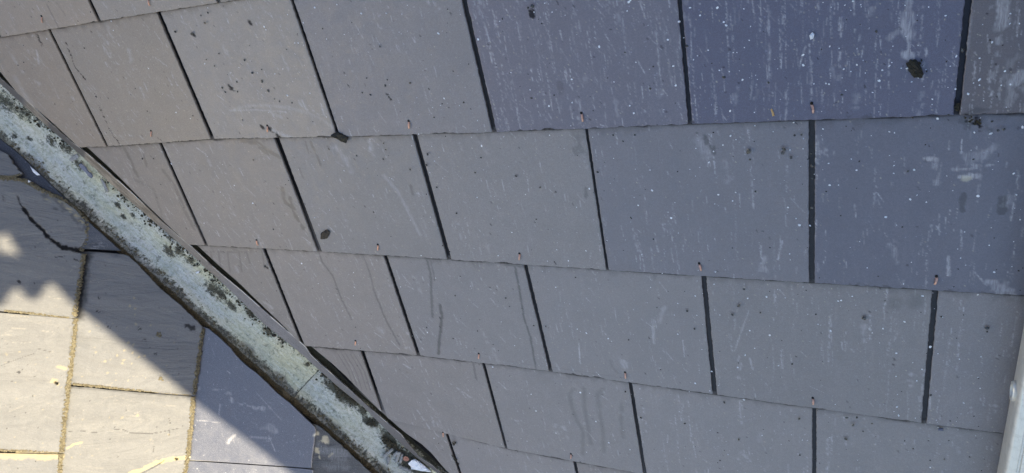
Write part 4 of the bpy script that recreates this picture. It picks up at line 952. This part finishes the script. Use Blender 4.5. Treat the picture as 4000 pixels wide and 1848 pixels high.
def where_text(x, y):
    p = uvA(x, y); n = int(math.ceil(p[1] / G - .02)); n = min(max(n, 0), 6); off = 0 if n % 2 else .5
    k = math.floor(p[0] / W - off) + off
    ks = [i + off for i in range(-8, 3)]; ks = [q for q in ks if (q + 1) * W > float(cut_base(n * G - G)) + .01]
    vis = [q for q in ks if visible(n, q)]; i = vis.index(k) if k in vis else 0
    fr = p[0] / W - k; fv = p[1] / G - (n - 1)
    pos = ('upper ' if fv < .38 else 'lower ' if fv > .66 else 'middle ') + ('left' if fr < .35 else 'right' if fr > .65 else 'centre')
    side = 'leftmost' if i == 0 else ORD[i]
    return pos, side, COURSE[n]
seen = {}
for i, (x, y, r) in enumerate(CR):
    rr = random.Random(i); vs, fs = blob_mesh(r * .00062, 500 + i, 2, (rr.uniform(.8, 1.2), rr.uniform(.8, 1.5), .55), .6)
    o = mkobj('dirt_crumb', place(vs, spot('A', x, y), rr.uniform(0, 3), FA), fs, M_DARKGRIT, smooth=True)
    pos, side, co = where_text(x, y)
    lab = 'dark crumb at the %s of the %s slate in the %s' % (pos, side, co)
    if lab in seen:
        seen[lab] += 1
    else: seen[lab] = 1
    tag(o, lab, 'dirt crumb', 'crumbs on the slates: ' + lab[14:] )
# fine grit: past counting, one object each
def grit(name, mat, n, r0, r1, lab, cat, bias):
    V_, F_ = [], []; base = 0
    for i in range(n):
        for _ in range(20):
            x = random.uniform(0, 4000); y = random.uniform(0, 1848)
            p = uvA(x, y)
            if p[0] > float(cut_base(p[1])) + .03 and not (x > 3850 and y > 1200) and random.random() < bias(x, y): break
        else: continue
        r = r0 * (r1 / r0) ** random.random() ** 1.6
        vs, fs = blob_mesh(r, 900 + i, 1, (random.uniform(.7, 1.5), random.uniform(.7, 1.3), .5), .5)
        nn = math.ceil(p[1] / G); h = TS * (p[1] / G - (nn - 1)) - TS / 2
        V_.append(place(vs, toA([p[0]], [p[1]], [h + r * .15])[0], random.uniform(0, 6), FA)); F_ += [[q + base for q in f] for f in fs]; base += len(vs)
    o = mkobj(name, np.concatenate(V_), F_, mat, smooth=False); tag(o, lab, cat, kind='stuff')
grit('pale_grit', M_WHITE, 520, .0005, .0018, 'fine pale lime grit sprinkled over the new slates', 'grit', lambda x, y: .25 + .75 * (x / 4000) * (1 - y / 3000))
grit('dark_grit', M_DARKGRIT, 300, .0006, .0016, 'fine dark dirt specks sprinkled over the new slates', 'grit', lambda x, y: .6)

def moss_scatter(name, mat, n, fn, r0, r1, lab, seed):
    rr = random.Random(seed); V_, F_ = [], []; base = 0
    for i in range(n):
        a, b, h = fn(rr)
        rad = r0 * (r1 / r0) ** (rr.random() ** 1.8); vs, fs = blob_mesh(rad, seed * 1000 + i, 1, (rr.uniform(.7, 1.9), rr.uniform(.6, 1.2), rr.uniform(.4, .9)), .6)
        V_.append(place(vs, toG([a], [b], [h])[0], rr.uniform(0, 3), FG)); F_ += [[q + base for q in f] for f in fs]; base += len(vs)
    o = mkobj(name, np.concatenate(V_), F_, mat, smooth=True); tag(o, lab, 'moss', kind='stuff')
sl9 = np.array([uvG(*p, h=.010) for p in SL])
def f_left(rr):
    while True:
        a = rr.uniform(-.1, 1.4)
        if float(fbm(np.array([a * 22]), np.array([0.]), 71, 4)[0]) > rr.uniform(.25, .7): break
    b = -.0605 + abs(rr.gauss(0, .005)); return a, b, float(np.interp(b, [-.066, -.060, -.052, -.044], [.0165, .0125, .006, .002]))
def f_right(rr):
    while True:
        a = rr.uniform(-.1, 1.4)
        if float(fbm(np.array([a * 14]), np.array([3.]), 73, 4)[0]) > rr.uniform(.3, .7): break
    return a, float(np.interp(a, sl9[:, 0], sl9[:, 1])) - .002 - abs(rr.gauss(0, .011)), .0025
moss_scatter('moss_line', M_CRUST, 700, f_left, .0008, .0032, 'brown mossy line where the gutter meets the old slates', 3)
moss_scatter('moss_specks', M_GMOSS, 800, f_right, .0006, .0032, 'dark moss specks strewn over the gutter beside the edge strip', 4)

# ------------------------------------------------------------------ ladder
def ladder():
    e0 = hit(4000, 1262, np.zeros(3), NA, .014); e1 = hit(3888, 1848, np.zeros(3), NA, .014)
    u0 = (e0 @ U + e1 @ U) / 2; hb = .014; D = .046; Wd = .03
    root = empty('ladder', toA([u0 + .2], [.5], [hb])[0]); tag(root, 'aluminium roof ladder lying up the slope at the bottom right edge', 'ladder')
    def stile(us, flip):
        r = .005; pr = []
        for cx, cy, a0 in ((Wd - r, r, -90), (Wd - r, D - r, 0), (r, D - r, 90), (r, r, 180)):
            for k in range(4):
                a = math.radians(a0 + k * 30); pr.append((cx + r * math.cos(a), cy + r * math.sin(a)))
        # shallow groove on the upper face
        gi = [i for i, p in enumerate(pr) if p[1] > D - .0001]
        out = []
        for i, p in enumerate(pr):
            out.append(p)
            if i == 7: out += [(Wd * .5 + .0022, D), (Wd * .5 + .0012, D - .002), (Wd * .5 - .0012, D - .002), (Wd * .5 - .0022, D)]
        pr = np.array(out); vs = []; vv = np.linspace(-.25, 2.4, 20)
        if flip: pass
        for v in vv:
            for a, b in pr: vs.append(toA([us + a], [v], [hb + b])[0])
        m = len(pr); fs = [[k * m + i, k * m + (i + 1) % m, (k + 1) * m + (i + 1) % m, (k + 1) * m + i] for k in range(len(vv) - 1) for i in range(m)]
        fs.append([m - 1 - i for i in range(m)]); fs.append([(len(vv) - 1) * m + i for i in range(m)])
        vs = np.array(vs)
        return mkobj('stile', vs, fs, M_ALU, root, smooth=True, sharp=40)
    stile(u0, 0); stile(u0 + .36, 1)
    # rung ends: flared oval tube collars on the outside of the stile
    pc = hit(3965, 1528, U * u0, -U)
    vr, hr = pc @ V, pc @ NA - hb
    for v in (vr - .28, vr, vr + .28, vr + .56, vr + .84):
        vs = []; m = 24
        for x, r1, r2 in ((.004, .0155, .0105), (-.0025, .0160, .0110), (-.0042, .0148, .0100), (-.0042, .0112, .0070), (-.001, .0100, .006), (.001, .0100, .006)):
            for i in range(m):
                a = i / m * 2 * math.pi; vs.append(toA([u0 + x], [v + r1 * math.cos(a)], [hb + min(hr, D - .012) + r2 * math.sin(a)])[0])
        fs = [[k * m + i, k * m + (i + 1) % m, (k + 1) * m + (i + 1) % m, (k + 1) * m + i] for k in range(5) for i in range(m)] + [[5 * m + i for i in range(m)]]
        rg = mkobj('rung_end', vs, fs, M_ALU, root, smooth=True, sharp=30)
        hv_ = [toA([u0 - .0012], [v + .0105 * math.cos(i / m * 6.2832)], [hb + min(hr, D - .012) + .0066 * math.sin(i / m * 6.2832)])[0] for i in range(m)]
        mkobj('rung_bore_shade', hv_, [list(range(m))], M_HOLE_SHADE, rg if False else root, smooth=False)  # flat black disc for the shade inside the rung
        vs = [toA([u0 + x], [v + .013 * math.cos(i / m * 6.2832)], [hb + min(hr, D - .012) + .009 * math.sin(i / m * 6.2832)])[0] for x in (Wd - .002, .362) for i in range(m)]
        mkobj('rung', vs, [[i, (i + 1) % m, m + (i + 1) % m, m + i] for i in range(m)], M_ALU, root)
ladder()

# ------------------------------------------------------------------ added unseen gable to the right: edge cut to shadow the left slope
X0 = 1.15
def shadow_to_wall(x, y):
    p = hit(x, y, P0, NB, .004); t = (X0 - p[0]) / SUN[0]; q = p + SUN * t; return q[1], q[2]
def caster():
    edge = [shadow_to_wall(*p) for p in [(1084, 1813), (910, 1681), (786, 1590), (600, 1440), (457, 1329), (310, 1215), (255, 1165), (215, 1120), (180, 1098), (160, 1112), (135, 1150), (110, 1172), (88, 1150), (62, 1118), (30, 1128), (5, 1160), (-25, 1200)]]
    lo = edge[0]; d = np.array(edge[0]) - np.array(edge[4]); d /= np.linalg.norm(d)
    foot = np.array(lo) + d * 3.
    last = edge[-1]
    out = [tuple(foot)] + edge + [(last[0] - .01, last[1] + .06), (last[0] + .0, last[1] + .25), (last[0] + .3, last[1] + 1.2), (.9, 2.6), (1.6, 2.6), (1.6, -4.), (foot[0], -4.)]
    hole = [shadow_to_wall(*p) for p in [(0, 905), (22, 912), (45, 950), (72, 992), (55, 1003), (20, 985), (-25, 990), (-45, 930)]]
    bm = bmesh.new()
    th = .03
    ov = [bm.verts.new((X0, y, z)) for y, z in out]; hv = [bm.verts.new((X0, y, z)) for y, z in hole]
    es = [bm.edges.new((ov[i], ov[(i + 1) % len(ov)])) for i in range(len(ov))] + [bm.edges.new((hv[i], hv[(i + 1) % len(hv)])) for i in range(len(hv))]
    r = bmesh.ops.triangle_fill(bm, use_beauty=True, use_dissolve=False, edges=es)
    fcs = [f for f in bm.faces]
    ex = bmesh.ops.extrude_face_region(bm, geom=fcs)
    for v in ex['geom']:
        if isinstance(v, bmesh.types.BMVert): v.co.x += th
    bmesh.ops.recalc_face_normals(bm, faces=bm.faces)
    me = bpy.data.meshes.new('caster_wall'); bm.to_mesh(me); bm.free(); me.materials.append(M_CASTER_BRICK)
    root = empty('brick_caster', (X0, 0, -4)); tag(root, 'added unseen brick gable with its edge cut to shadow the left slope, beyond the right edge', 'shadow caster')
    o = bpy.data.objects.new('caster_wall', me); COL.objects.link(o); o.parent = root; o.location = (-X0, 0, 4)
caster()
def stack():  # added unseen sunlit block that bounces warm light onto the left slates
    m = newmat('cream_reflector')[0]; p_ = m.node_tree.nodes['Principled BSDF']; n_ = m.node_tree; c1 = frame_coords(n_, np.array([0, 1., 0]), np.array([0, 0, 1.]))
    n_.links.new(mix(n_, ramp(n_, noise(n_, c1, 8, 5), .4, .7), (.74, .7, .6), (.64, .6, .5)), p_.inputs['Base Color']); p_.inputs['Roughness'].default_value = .9
    root = empty('reflector_stack', (-2.3, -1.5, 0)); tag(root, 'added unseen cream chimney stack on the left slope, beyond the left edge', 'reflector')
    def bx(name, x0, x1, y0, y1, z0, z1, mt):
        P = [(x, y, z) for x in (x0, x1) for y in (y0, y1) for z in (z0, z1)]
        mkobj(name, P, [[0, 1, 3, 2], [4, 6, 7, 5], [0, 4, 5, 1], [2, 3, 7, 6], [0, 2, 6, 4], [1, 5, 7, 3]], mt, root, smooth=False)
    bx('shaft', -2.6, -2.02, -2.0, -.95, -1.6, 1.5, m); bx('cap', -2.66, -1.96, -2.06, -.89, 1.5, 1.58, M_STONE)
stack()
